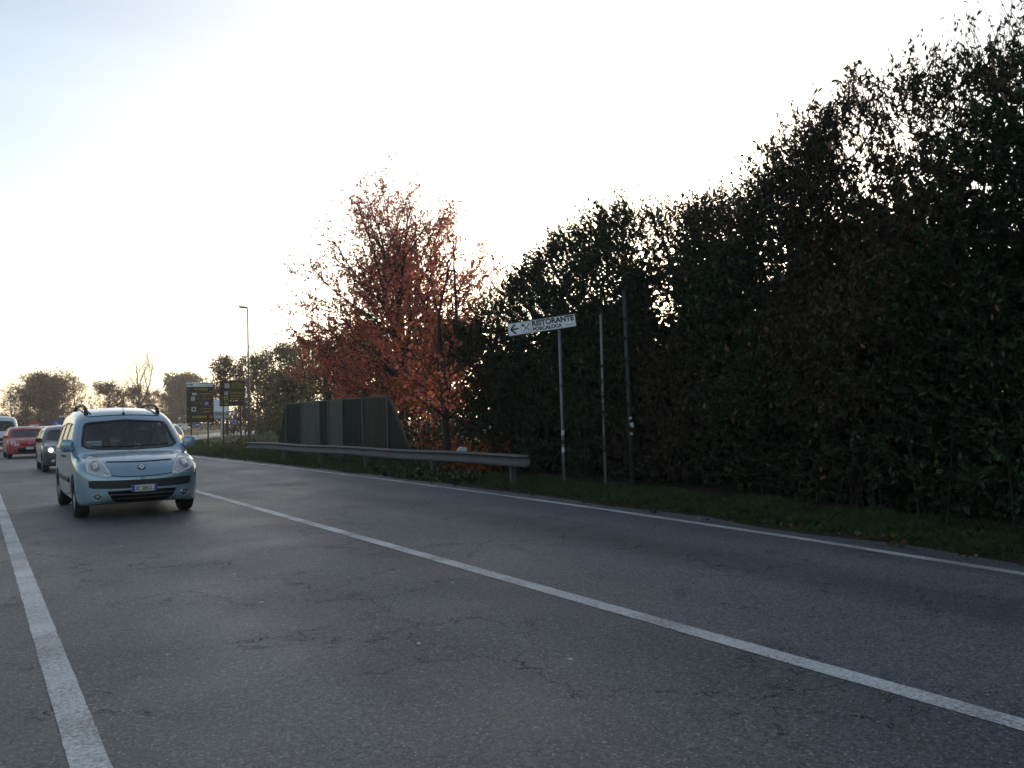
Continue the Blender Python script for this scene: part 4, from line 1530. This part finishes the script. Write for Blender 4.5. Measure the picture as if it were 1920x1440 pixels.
# ---- the hatchbacks
HATCH = dict(key='hatch', W=1.72, belt=0.95, roof=1.47, taper=0.25, rt=0.12, crown=0.03, front=(0.66, 2.7), rear=(0.4, 2.8), floor=0.30,
             top=[(-2, .72), (-1.97, .92), (-1.88, 1.06), (-1.58, 1.33), (-1.2, 1.42), (-.3, 1.45), (.05, 1.41), (.28, 1.33), (1.02, .95), (1.15, .90), (1.55, .83), (1.82, .74), (1.95, .62), (2.0, .52)],
             bot=[(-2, .46), (-1.93, .30), (-1.8, .24), (1.75, .19), (1.94, .24), (2.0, .38)],
             cab=(-1.70, 0.92), ws=mirror([(0, .975), (.4, .98), (.60, .995), (.665, 1.03), (.655, 1.09), (.60, 1.24), (.565, 1.285), (.5, 1.30), (0, 1.315)]),
             rw=mirror([(0, 1.0), (.45, 1.0), (.52, 1.05), (.47, 1.26), (.4, 1.30), (0, 1.31)]),
             sw=[[(.72, .985), (.25, 1.24), (.0, 1.31), (-.38, 1.32), (-.38, .975)], [(-.48, .975), (-.48, 1.32), (-.95, 1.30), (-1.35, 1.13), (-1.38, .98)]],
             axles=(1.22, -1.27), wr=0.30, ww=0.19, track=0.745, mirror=(0.90, 0.70, 1.0, (0.19, 0.11, 0.13)), dash=0.72, seat=-0.15,
             gaps=[[(.80, .95), (.86, .62), (.74, .32), (-.3, .27)], [(-.43, 1.33), (-.43, .28)]], handles=[(-.32, .84), (-1.15, .86)])
CARHL = [(.40, .64), (.46, .71), (.58, .77), (.70, .78), (.745, .72), (.72, .645), (.60, .60), (.46, .60)]


def hatch(name, label, loc, rz, paintm, lit=False, group=None, dark_mirror=False, badge='chrome', lower=None, indicator=False, detail=True):
    sp = dict(HATCH)
    if dark_mirror:
        sp['dark_mirror'] = True
    t, sh, sk = build_car(name, label, 'car', loc, rz, sp, paintm, group)
    for sgn in (-1, 1):
        hl = sk.patch([(sgn * x, z) for x, z in CARHL], 'front', 0.008, 0.03, 5, 0.04).build('headlight', M['lampglass'], t, True)
        for (cx_, rr_, mt_) in ((.635, .055, 'head_on' if lit and sgn > 0 else 'reflector'), (.51, .045, 'reflector')):
            sk.patch([(sgn * cx_ + rr_ * math.cos(a / 12 * 6.2832), .69 + rr_ * math.sin(a / 12 * 6.2832)) for a in range(12)], 'front', 0.014, 0.03, 3, 0.04).build('bulb_bowl', M[mt_], hl, True)
        fg = sk.patch([(sgn * .58 + .05 * math.cos(a / 12 * 6.2832), .36 + .05 * math.sin(a / 12 * 6.2832)) for a in range(12)], 'front', 0.006, 0.02, 3, 0.04).build('fog_lamp', M['lampglass'] if lit else M['trim'], t, True)
        tl = sk.patch([(sgn * x, z) for x, z in [(.52, .80), (.56, .95), (.64, .98), (.70, .93), (.73, .78), (.66, .70)]], 'rear', 0.008, 0.03, 4, 0.04).build('tail_light', M['tail_on'] if indicator else M['tail_off'], t, True)
        sk.patch([(sgn * .66 + .07 * math.cos(a / 12 * 6.2832), .88 + .055 * math.sin(a / 12 * 6.2832)) for a in range(12)], 'rear', 0.014, 0.03, 3, 0.04).build('indicator', M['amber_on'] if indicator and sgn > 0 else M['amber_off'], tl, True)
    sk.patch(mirror([(0, .60), (.30, .60), (.34, .635), (0, .645)]), 'front', 0.005, 0.02, 3, 0.05).build('upper_grille', M['gap'], t, True)
    sk.patch(mirror([(0, .28), (.40, .29), (.50, .34), (.46, .50), (0, .52)]), 'front', 0.005, 0.02, 4, 0.05).build('lower_grille', M['gap'], t, True)
    sk.patch(mirror([(0, .235), (.5, .24), (.64, .26), (.60, .275), (0, .255)]), 'front', 0.01, 0.02, 2, 0.05).build('chin_strip', M['galv'] if lower is None else lower, t, True)
    h, nm = sk.hit(0, .69, 'front')
    bo = MB().lathe([(-.01, .001), (.004, .055), (.010, .04), (.012, .001)], 16, 'y').build('badge', M[badge], t, True)
    bo.location = h + nm * .004
    bo.scale = (1.25, 1, .6)
    bo.rotation_euler = (math.asin(max(-1, min(1, nm.z))), 0, 0)
    for (yy, rz_) in ((sh.yf + .012, math.pi), (sh.yr - .012, 0)):
        p = MB().box((0, 0, 0), (.36, .012, .10), bevel=.003).build('number_plate', M['plate'], t)
        p.location = (0, yy, .46 if yy > 0 else .66)
        p.rotation_euler = (0, 0, rz_)
        for sx in (-1, 1):
            MB().box((sx * .158, -.0075, 0), (.042, .004, .096)).build('blue_band', M['plate_blue'], p)
    sk.strip([(-.62, .80), (-.3, .83), (0, .84), (.3, .83), (.62, .80)], 'front', .014, .003).build('bonnet_gap', M['gap'], t)
    return t


hatch('hatchback', 'dark grey hatchback with one headlamp lit, right behind the minivan', (2.66, 31.3, 0), math.pi, M['paint_dark'], lit=True, dark_mirror=True)
hatch('hatchback', 'bright red hatchback third in the oncoming queue', (2.12, 46.3, 0), math.pi + R(2), M['paint_red'])
hatch('hatchback', 'pale grey car whose windscreen shows between red and dark grey hatchbacks', (3.55, 54.0, 0), math.pi, M['paint_grey'])
hatch('hatchback', 'silver car with lit orange indicator driving away behind the minivan', (6.62, 38.3, 0), R(-3), M['paint_silver'], indicator=True)
hatch('hatchback', 'white car on the far side of the roundabout', (31.1, 157.0, 0), R(-52), M['paint_white'])

# ---- pale delivery van at the picture's left edge
BIG = dict(key='big', W=1.98, belt=1.15, roof=2.15, taper=0.13, rt=0.26, crown=0.05, front=(0.7, 2.8), rear=(0.2, 4), floor=0.5,
           top=[(-2.6, 1.2), (-2.58, 1.8), (-2.5, 2.08), (-2.2, 2.13), (0.4, 2.13), (.8, 2.05), (1.0, 1.9), (1.75, 1.22), (1.9, 1.14), (2.3, 1.05), (2.52, .85), (2.6, .62)],
           bot=[(-2.6, .5), (-2.5, .36), (2.4, .28), (2.6, .42)],
           cab=(-2.4, 1.65), ws=mirror([(0, 1.24), (.6, 1.26), (.78, 1.34), (.70, 1.75), (.62, 1.83), (0, 1.86)]), rw=mirror([(0, 1.2), (.5, 1.2), (.55, 1.25), (.5, 1.7), (0, 1.72)]),
           sw=[[(1.4, 1.22), (1.0, 1.62), (.6, 1.75), (.35, 1.75), (.35, 1.2)]],
           axles=(1.65, -1.55), wr=0.34, ww=0.21, track=0.86, mirror=(1.10, 1.35, 1.35, (0.18, 0.12, 0.30)), dash=1.4, seat=0.55,
           gaps=[[(.28, 1.8), (.28, .42)]], handles=[(.40, 1.05)])
bigv, bsh, bsk = build_car('delivery_van', 'pale blue-white van with rounded roof cut off by the left picture edge', 'van', (1.4, 62.0, 0), math.pi, BIG, M['paint_white'])
for sgn in (-1, 1):
    bsk.patch([(sgn * x, z) for x, z in [(.55, .80), (.62, 1.0), (.78, 1.05), (.84, .92), (.78, .78)]], 'front', .008, .03, 4, .05).build('headlight', M['lampglass'], bigv, True)
bsk.patch(mirror([(0, .62), (.5, .64), (.5, .80), (0, .82)]), 'front', .005, .02, 3, .06).build('grille', M['gap'], bigv, True)
bsk.patch(mirror([(0, .36), (.8, .38), (.85, .56), (0, .56)]), 'front', .008, .02, 3, .06).build('bumper', M['trim'], bigv, True)

# ================================================================== guard rail
RX = 9.0
rail = thing('guard_rail', 'grey steel guard rail with posts along the right verge', 'guard rail', (RX, 22, 0))
PY = [14.0, 17.4, 21.4, 25.0, 28.7, 32.2]
prof_w = [(-.02, .155), (-.075, .135), (-.085, .105), (-.03, .065), (-.015, .03), (-.015, -.03), (-.03, -.065), (-.085, -.105), (-.075, -.135), (-.02, -.155)]


def beam(path, name='beam'):
    V, F = [], []
    m_ = len(prof_w)
    pw_ = [(x, z * .82) for x, z in prof_w]
    full = pw_ + [(x + .006, z) for x, z in reversed(pw_)]
    n = len(full)
    for i, (x, y, z) in enumerate(path):
        V += [(x + a, y, z + c) for a, c in full]
    for i in range(len(path) - 1):
        for k in range(n):
            k2 = (k + 1) % n
            F.append((i * n + k, i * n + k2, (i + 1) * n + k2, (i + 1) * n + k))
    F += [tuple(range(n)), tuple(range((len(path) - 1) * n, len(path) * n))]
    o = MB().add(V, F).build(name, M['galv'], rail)
    return o


ends = [13.6] + PY[1:-1] + [32.7]
for i, (a, b) in enumerate(zip(ends[:-1], ends[1:])):
    sh_ = .004 if i % 2 else 0.0
    pth = []
    for y in np.linspace(a - (0 if i == 0 else .15), b + (0 if i == len(ends) - 2 else .15), 6):
        pth.append((-sh_ + 0.02 * math.sin(y * .7), y - 22, .530 + .012 * math.sin(y * .9)))
    if i == 0:
        pth = [(0.12, -8.62, .522)] + pth
    beam(pth)
for y in PY:
    MB().box((.10, y - 22, .24), (.12, .06, .82)).build('post', M['galv'], rail)
    MB().box((.03, y - 22, .530), (.05, .10, .16)).build('spacer', M['galv'], rail)
bolt = MB().lathe([(-.012, .001), (-.012, .014), (-.004, .020), (0, .020)], 8, 'x').mesh('bolt')
bolt.materials.append(M['galv'])
for y in PY[1:-1]:
    for dy in (-.11, .11):
        for dz in (-.105, .105, 0):
            o = link('bolt', bolt, None, rail)
            o.location = (-.088 if dz else -.019, y - 22 + dy, .530 + dz * .82)
for y in (29.0, 19.6):
    MB().box((-.095, y - 22, .530), (.02, .10, .06)).build('reflector', M['red'], rail)

# ================================================================== the screen behind the rail
BX = 10.5
scr = thing('screen_fence', 'dark panelled screen with sloping ends behind the guard rail', 'screen', (BX, 27.5, 0))
TZ = 2.13
bounds = [32.66, 30.86, 28.88, 27.97, 26.66, 24.91, 22.99]
mats = ['panel_dark', 'panel_light', 'panel_dark', 'panel_light', 'panel_dark', 'panel_brown']


def yz_slab(poly, x0, x1):
    n = len(poly)
    v = [(x0, y, z) for y, z in poly] + [(x1, y, z) for y, z in poly]
    f = [tuple(range(n)), tuple(range(2 * n - 1, n - 1, -1))] + [(i, i + n, (i + 1) % n + n, (i + 1) % n) for i in range(n)]
    return MB().add(v, f)


for i, (a, b) in enumerate(zip(bounds[:-1], bounds[1:])):
    a, b = a - 27.5, b - 27.5
    o = yz_slab([(a - .035, .12), (b + .035, .12), (b + .035, TZ - .04), (a - .035, TZ - .04)], .0, .018).build('panel', M[mats[i]], scr)
    # folded ribs of the sheet
    nr = max(2, int((a - b) / .24))
    for k in range(1, nr):
        yy = a + (b - a) * k / nr
        MB().box((-.006, yy, TZ / 2 + .04), (.010, .03, TZ - .28)).build('rib', M[mats[i]], o)
for y in bounds:
    MB().box((.0, y - 27.5, TZ / 2 - .05), (.07, .06, TZ + .12)).build('post', M['panel_frame'], scr)
for a, b in zip(bounds[:-1], bounds[1:]):
    MB().box((0, (a + b) / 2 - 27.5, TZ - .02), (.05, a - b - .062, .045)).build('top_rail', M['panel_frame'], scr)
yz_slab([(32.70 - 27.5, .12), (33.9 - 27.5, .12), (32.70 - 27.5, TZ - .1)], .0, .015).build('end_panel', M['panel_dark'], scr)
yz_slab([(22.95 - 27.5, .12), (21.2 - 27.5, .12), (22.95 - 27.5, TZ - .1)], .0, .015).build('end_panel', M['panel_dark'], scr)
MB().tube([(0, 32.66 - 27.5, TZ), (0, 33.95 - 27.5, .1)], .03, 6).build('brace', M['brace'], scr)
MB().tube([(0, 22.99 - 27.5, TZ), (0, 21.15 - 27.5, .1)], .035, 6).build('brace', M['brace'], scr)

# ================================================================== restaurant sign and the two poles
SA = math.atan2(-.791, 1.119)
rs = thing('restaurant_sign', 'white restaurant direction sign tilted on a grey pole before the hedge', 'sign', (10.07, 13.58, 0), SA)
pole = MB().tube([(0, 0, -.1), (-.01, 0, 1.6), (-.02, 0, 3.22)], .03, 12).build('pole', M['pole'], rs, True)
for z_, h_ in ((1.05, .10), (.70, .10)):
    MB().lathe([(-h_ / 2, .0305), (-h_ / 2, .0325), (h_ / 2, .0325), (h_ / 2, .0305)], 12, 'z', (-.004, 0, z_)).build('sticker', M['sticker'], pole)
MB().lathe([(-.04, .0305), (-.04, .034), (.04, .034), (.04, .0305)], 12, 'z', (-.006, 0, .86)).build('band', M['trim'], pole)
brd = bpy.data.objects.new('board', None)
me = MB().box((0, 0, 0), (1.385, .022, .245), bevel=.003).mesh('board')
brd = link('board', me, M['sign_white'], rs)
brd.location = (-.375, -.045, 3.255)
brd.rotation_euler = (0, R(-7.1), 0)
# navy rim of the box sign
fr = MB()
for z_ in (-.128, .128):
    fr.box((0, .012, z_), (1.405, .05, .010))
for x_ in (-.698, .698):
    fr.box((x_, .012, 0), (.010, .05, .245))
fr.build('rim', M['galv'], brd)
ar = MB()
ar.box((-.555, -.0125, 0), (.155, .004, .030))
for sg in (-1, 1):
    ar.box((-.592, -.0130, sg * .048), (.140, .004, .034), Matrix.Rotation(R(-44 * sg), 3, 'Y'))
ar.build('arrow', M['sign_navy'], brd)
fm = MB()
for z_ in (-.10, .10):
    fm.box((-.325, -.0122, z_), (.205, .003, .005))
for x_ in (-.4275, -.2225):
    fm.box((x_, -.0124, 0), (.005, .003, .205))
fm.build('pictogram_frame', M['sign_navy'], brd)
sp_ = MB()
sp_.box((-.315, -.0126, -.012), (.185, .003, .016), Matrix.Rotation(R(42), 3, 'Y'))
sp_.prism([(-.382 + .030 * math.cos(a / 14 * 6.2832), .052 + .026 * math.sin(a / 14 * 6.2832)) for a in range(14)], -.0145, -.0115)
sp_.build('spoon', M['sign_navy'], brd)
fk = MB()
fk.box((-.330, -.0128, -.018), (.170, .003, .014), Matrix.Rotation(R(-44), 3, 'Y'))
for q in (-1, 0, 1):
    fk.box((-.262 + q * .010, -.0128, .052 - q * .010), (.050, .003, .007), Matrix.Rotation(R(-44), 3, 'Y'))
fk.build('fork', M['sign_navy'], brd)
text_on('lettering', 'RISTORANTE', .150, -.195, -.0125, .004, M['sign_navy'], brd, fit=.865, offset=.0065, ext=.001)
text_on('lettering', 'PORCALOCA', .098, -.190, -.0125, -.094, M['sign_navy'], brd, fit=.60, offset=.005, ext=.001)
text_on('lettering', 'RONCO', .052, .478, -.0125, -.088, M['grey_back'], brd, fit=.17, offset=.001, ext=.001)

bp_ = thing('bare_pole', 'slim bare grey pole right of the restaurant sign', 'pole', (10.31, 12.56, 0))
MB().tube([(0, 0, -.1), (0, .005, 1.7), (.0, 0, 3.36)], .025, 12).build('shaft', M['pole'], bp_, True)
for z_ in (2.35, 1.75):
    MB().lathe([(-.03, .0255), (-.03, .028), (.03, .028), (.03, .0255)], 12, 'z', (0, 0, z_)).build('band', M['trim'], bp_)
dp = thing('dark_pole', 'thicker dark pole with small stickers half sunk in the hedge', 'pole', (10.50, 11.99, 0))
MB().tube([(0, 0, -.1), (-.02, .01, 1.9), (-.05, .02, 3.76)], [.052, .046, .038], 12).build('shaft', M['galv_dark'], dp, True)
for (z_, a_, s_) in ((1.32, -.10, .05), (1.20, .02, .07), (1.16, .10, .04), (1.02, -.02, .05)):
    MB().box((-.030 + a_ * .25, -.056, z_), (s_, .004, s_ * .9), Matrix.Rotation(R(-30), 3, 'Z')).build('sticker', M['sticker'], dp)

# ================================================================== the panel signs before the roundabout
rs_ = random.Random(4)


def bars(parent, x0, x1, z, h, mat, y=-.018, lines=1):
    """rows of lettering too small to read: broken strokes"""
    for q in range(lines):
        b = MB()
        x = x0
        zz = z - q * h * 1.5
        while x < x1:
            w = rs_.uniform(.025, .055)
            b.box((x + w / 2, y, zz), (w, .004, h * rs_.uniform(.75, 1.0)))
            x += w + rs_.uniform(.010, .022) + (.04 if rs_.random() < .12 else 0)
        b.build('lettering', mat, parent)


def arrow(parent, x, z, s, mat, y=-.018, left=True):
    a = MB()
    k = -1 if left else 1
    a.box((x, y, z), (s, .004, s * .18))
    for sg in (-1, 1):
        a.box((x + k * s * .34, y - .0008, z + sg * s * .2), (s * .55, .004, s * .2), Matrix.Rotation(R(40 * sg * k), 3, 'Y'))
    a.build('arrow', mat, parent)


def square(parent, x, z, s, mat, inner=None, y=-.018):
    o = MB().box((x, y, z), (s, .004, s)).build('pictogram', mat, parent)
    if inner:
        MB().prism([(x + s * .26 * math.cos(a / 10 * 6.2832), z + s * .26 * math.sin(a / 10 * 6.2832)) for a in range(10)], y - .0035, y - .002).build('symbol', inner, o)


def face_cam(x, y):
    return math.atan2(-x, y)


s1 = thing('panel_sign', 'tall brown panel sign with white top plate beside the minivan', 'sign', (9.47, 43.0, 0), R(-12.3))
W1 = 1.26
for x_ in (-.42, .36):
    MB().tube([(x_, .04, -.1), (x_, .04, 3.44)], .035, 8).build('post', M['galv_dark'], s1, True)
rows1 = [(3.455, 3.24, 'sign_white'), (3.235, 2.995, 'brown'), (2.99, 2.765, 'brown'), (2.76, 2.53, 'brown'), (2.525, 2.26, 'brown'), (2.255, 1.985, 'brown'), (1.98, 1.47, 'brown')]
pan = []
for (zt, zb, mt_) in rows1:
    o = MB().box((0, 0, (zt + zb) / 2), (W1, .03, zt - zb), bevel=.004).build('plate', M[mt_], s1)
    pan.append(o)
arrow(pan[0], -.53, 3.35, .12, M['sign_navy'])
MB().prism([(-.40 + .08 * math.cos(a / 12 * 6.2832), 3.35 + .055 * math.sin(a / 12 * 6.2832)) for a in range(12)], -.020, -.016).build('logo', M['teal'], pan[0])
bars(pan[0], .0, .58, 3.40, .05, M['sign_navy'])
bars(pan[0], .06, .58, 3.30, .035, M['sign_navy'])
arrow(pan[1], -.53, 3.11, .12, M['yellow'])
bars(pan[1], -.28, .36, 3.11, .13, M['yellow'])
square(pan[2], -.30, 2.88, .13, M['pict']); square(pan[2], -.19, 2.885, .10, M['pict'])
bars(pan[2], -.06, .56, 2.88, .07, M['yellow'])
square(pan[3], -.33, 2.645, .19, M['pict'], M['grey_back'])
bars(pan[3], -.14, .52, 2.645, .06, M['yellow'])
square(pan[4], .30, 2.40, .20, M['pict_blue'], M['pict'])
bars(pan[4], -.30, .10, 2.40, .05, M['yellow'])
arrow(pan[4], .54, 2.40, .10, M['yellow'], left=False)
square(pan[5], -.30, 2.12, .22, M['pict'], M['sign_navy'])
arrow(pan[5], -.53, 2.12, .11, M['yellow'])
bars(pan[5], -.05, .50, 2.14, .06, M['yellow'])
arrow(pan[6], -.53, 1.73, .11, M['yellow'])
bars(pan[6], -.38, .30, 1.735, .12, M['yellow_br'])
MB().prism([(.50 + .08 * math.cos(a / 12 * 6.2832), 1.73 + .08 * math.sin(a / 12 * 6.2832)) for a in range(12)], -.020, -.016).build('logo', M['amber_off'], pan[6])

s2 = thing('panel_sign', 'square brown panel sign with yellow lettering left of the tall lamp post', 'sign', (11.43, 44.55, 0), R(-13.8))
for x_ in (-.44, .42):
    MB().tube([(x_, .04, -.1), (x_, .04, 3.55)], .04, 8).build('post', M['galv_dark'], s2, True)
rows2 = [(3.60, 3.08), (3.075, 2.56), (2.555, 2.28)]
pan = []
for (zt, zb) in rows2:
    pan.append(MB().box((0, 0, (zt + zb) / 2), (1.26, .03, zt - zb), bevel=.004).build('plate', M['brown'], s2))
arrow(pan[0], -.52, 3.36, .12, M['yellow'])
square(pan[0], -.25, 3.36, .25, M['pict_pink'])
bars(pan[0], -.02, .55, 3.50, .06, M['yellow'], lines=4)
square(pan[1], -.29, 2.96, .17, M['pict'], M['pict_blue'])
square(pan[1], -.31, 2.70, .20, M['yellow_br'], M['brown'])
arrow(pan[1], -.52, 2.75, .12, M['yellow'])
bars(pan[1], -.08, .55, 2.98, .10, M['yellow'], lines=3)
square(pan[2], -.30, 2.42, .16, M['yellow'])
arrow(pan[2], -.52, 2.42, .11, M['yellow'])
bars(pan[2], -.05, .5, 2.46, .04, M['brown'])

s3 = thing('map_board', 'pale grey direction board on a white post behind the panel signs', 'sign', (18.5, 75.8, 0), R(-13.7))
MB().tube([(-.0, .05, -.1), (-.0, .05, 3.4)], .06, 8).build('post', M['white'], s3, True)
a_ = MB().box((0, 0, 2.95), (1.36, .04, 1.02), bevel=.005).build('plate', M['sign_white'], s3)
b_ = MB().box((0, 0, 2.11), (1.36, .04, .62), bevel=.005).build('plate', M['grey_back'], s3)
bars(b_, -.5, .5, 2.26, .08, M['sign_navy'], y=-.024, lines=2)
bars(b_, -.5, .5, 1.96, .06, M['white'], y=-.024)

s4 = thing('roundabout_sign', 'red and white give-way triangle over a blue roundabout disc', 'sign', (19.48, 75.5, 0), R(-14))
MB().tube([(0, .04, -.1), (0, .04, 2.45)], .03, 8).build('post', M['galv_dark'], s4, True)
tri = MB().prism([(-.36, 2.46), (.36, 2.46), (0, 1.84)], -.01, .01).build('give_way_plate', M['red'], s4)
MB().prism([(-.23, 2.385), (.23, 2.385), (0, 1.985)], -.014, -.0105).build('white_field', M['white'], tri)
dsc = MB().prism([(.30 * math.cos(a / 24 * 6.2832), 1.47 + .30 * math.sin(a / 24 * 6.2832)) for a in range(24)], -.01, .01).build('blue_disc', M['blue'], s4)
for q in range(3):
    am = MB()
    for k in range(6):
        a = q * 2.094 + k * .23
        am.box((.17 * math.cos(a), -.0125, 1.47 + .17 * math.sin(a)), (.055, .004, .055), Matrix.Rotation(-a, 3, 'Y'))
    am.build('white_arrow', M['white'], dsc)

s5 = thing('no_entry_sign', 'red no-entry disc with white bar behind the red hatchback', 'sign', (4.8, 89.9, 0), R(-3))
MB().tube([(0, .04, -.1), (0, .04, 1.9)], .03, 8).build('post', M['galv_dark'], s5, True)
d5 = MB().prism([(.50 * math.cos(a / 24 * 6.2832), 1.62 + .50 * math.sin(a / 24 * 6.2832)) for a in range(24)], -.01, .01).build('red_disc', M['red'], s5)
MB().box((0, -.0125, 1.60), (.72, .004, .15)).build('white_bar', M['white'], d5)

s6 = thing('keep_right_sign', 'blue disc with white diagonal arrow above the dark grey hatchback', 'sign', (6.0, 79.8, 0), R(-4))
MB().tube([(0, .04, -.1), (0, .04, 1.95)], .03, 8).build('post', M['galv_dark'], s6, True)
d6 = MB().prism([(.44 * math.cos(a / 24 * 6.2832), 1.62 + .44 * math.sin(a / 24 * 6.2832)) for a in range(24)], -.01, .01).build('blue_disc', M['blue'], s6)
am = MB().box((0.02, -.0125, 1.60), (.50, .004, .10), Matrix.Rotation(R(40), 3, 'Y'))
am.box((.16, -.0135, 1.45), (.10, .004, .30)).box((.08, -.0145, 1.42), (.30, .004, .10))
am.build('white_arrow', M['white'], d6)

s7 = thing('name_sign', 'small white name plate on a post above the blue disc', 'sign', (6.55, 79.0, 0), R(-4))
MB().tube([(.0, .03, -.1), (.0, .03, 2.35)], .025, 8).build('post', M['galv_dark'], s7, True)
MB().box((-.15, 0, 2.28), (.72, .02, .13), bevel=.004).build('plate', M['white'], s7)

s8 = thing('chevron_sign', 'small blue sign on the roundabout grass below the tall panel sign', 'sign', (21.2, 97.7, 0), R(-12))
MB().tube([(0, .03, -.1), (0, .03, 1.4)], .03, 8).build('post', M['galv_dark'], s8, True)
c8 = MB().box((0, 0, 1.25), (.80, .02, .36), bevel=.01).build('plate', M['blue'], s8)
MB().box((0, -.0125, 1.25), (.5, .004, .12)).build('white_mark', M['white'], c8)

s9 = thing('far_give_way_sign', 'tiny give-way triangle standing above the far white car', 'sign', (32.6, 165.0, 0), R(-11))
MB().tube([(0, .04, -.1), (0, .04, 2.6)], .03, 6).build('post', M['galv_dark'], s9, True)
t9 = MB().prism([(-.42, 2.7), (.42, 2.7), (0, 1.98)], -.01, .01).build('give_way_plate', M['red'], s9)
MB().prism([(-.30, 2.63), (.30, 2.63), (0, 2.12)], -.014, -.0105).build('white_field', M['white'], t9)

# ================================================================== lamp posts
def lamp(label, x, y, h, rz, arm=.35):
    t = thing('street_lamp', label, 'street lamp', (x, y, 0), rz, 'street lamps at the roundabout')
    MB().tube([(0, 0, -.1), (0, 0, h * .33), (0, 0, h * .331), (0, 0, h)], [.10, .09, .075, .05], 10).build('post', M['galv'], t, True)
    MB().tube([(0, 0, h - .02), (-arm * .5, 0, h + .03), (-arm, 0, h + .05)], .035, 8).build('arm', M['galv'], t, True)
    hd = MB().box((-arm - .18, 0, h + .06), (.62, .24, .13), Matrix.Rotation(R(6), 3, 'Y'), bevel=.04).build('lamp_head', M['galv_dark'], t, True)
    MB().box((-arm - .20, 0, h - .012), (.38, .18, .02), Matrix.Rotation(R(6), 3, 'Y')).build('lens', M['lampglass'], hd)


lamp('tall slim grey street lamp standing right of the panel signs', 16.5, 59.8, 9.6, R(-15), .12)
lamp('distant street lamp whose head shows above the olive trees', 31.4, 105.5, 9.9, R(-15), .3)

# ================================================================== small things
bag = MB()
bm_ = bmesh.new()
bmesh.ops.create_icosphere(bm_, subdivisions=3, radius=.12)
rb = random.Random(3)
for v in bm_.verts:
    k = 1 + .22 * math.sin(v.co.x * 31 + v.co.y * 17) * math.sin(v.co.z * 29) + rb.uniform(-.06, .06)
    v.co = Vector((v.co.x * k * 1.2, v.co.y * k, v.co.z * k * .9))
me = bpy.data.meshes.new('plastic_bag')
bm_.to_mesh(me)
bm_.free()
bo = link('plastic_bag', me, M['bag'])
bo.location = (10.05, 17.75, .58)
tag(bo, 'crumpled pale plastic bag caught in the undergrowth behind the rail', 'bag')

chip_me = MB().add([(-.02, -.014, 0), (.021, -.012, 0), (.016, .016, 0), (-.015, .013, 0), (-.008, -.005, .009), (.009, -.003, .008), (.004, .007, .010)],
                   [(0, 1, 5, 4), (1, 2, 6, 5), (2, 3, 4, 6), (3, 0, 4), (4, 5, 6)]).mesh('pebble')
chip_me.materials.append(M['stone'])
for i, (x, y, s_) in enumerate([(1.45, 10.7, 1.2), (2.43, 9.05, 1.3), (2.55, 10.6, .8), (1.9, 6.6, 1.7), (2.05, 8.0, .9), (3.0, 8.3, .8), (3.25, 7.1, 1.0), (3.45, 6.3, .9), (2.35, 4.75, 1.5), (2.9, 3.9, 1.3),
                                (1.0, 5.5, .9), (.9, 7.8, 1.0), (5.0, 20.0, 1.3), (2.35, 14.3, 1.2), (2.5, 12.2, 1.0), (8.05, 7.9, 1.4), (7.9, 4.2, 1.2)]):
    o = link('pebble', chip_me)
    o.location = (x, y, .0005)
    o.scale = (s_ * .65, s_ * .65, s_ * .65)
    o.rotation_euler = (0, 0, i * 1.3)
    tag(o, 'tiny pale stone chip lying on the asphalt', 'pebble', 'pale stone chips on the road')

rngf = np.random.default_rng(8)
n = 1100
y = 2 + 34 * rngf.random(n) ** 1.3
d = .25 + np.abs(rngf.normal(0, .8, n))
P = np.stack([np.interp(y, EDGE_Y, EDGE_X) + d, y, np.full(n, .02) + rngf.random(n) * .05], 1)
D = rngf.normal(0, 1, (n, 3)) * np.array([1, 1, .15])
V, F, r = leaves(rngf, P, D, .075, .7, .15, .2)
tag(link('fallen_leaves', np_mesh('fallen_leaves', V, F, {'rnd': r}), M['drymix']), 'dry brown leaves fallen on the verge', 'leaves', kind='stuff')

# ================================================================== evening haze
hz = MB().box((60, 110, 6.2), (420, 330, 15.0)).build('haze', None)
mt = bpy.data.materials.new('haze')
mt.use_nodes = True
nt = mt.node_tree
nt.nodes.clear()
ho = nt.nodes.new('ShaderNodeOutputMaterial')
hv = nt.nodes.new('ShaderNodeVolumePrincipled')
hv.inputs['Color'].default_value = (0.95, 0.93, 0.90, 1)
hv.inputs['Density'].default_value = 0.0009
hv.inputs['Anisotropy'].default_value = 0.35
nt.links.new(hv.outputs['Volume'], ho.inputs['Volume'])
hz.data.materials.append(mt)
tag(hz, 'thin evening haze over road and trees', 'haze', kind='stuff')
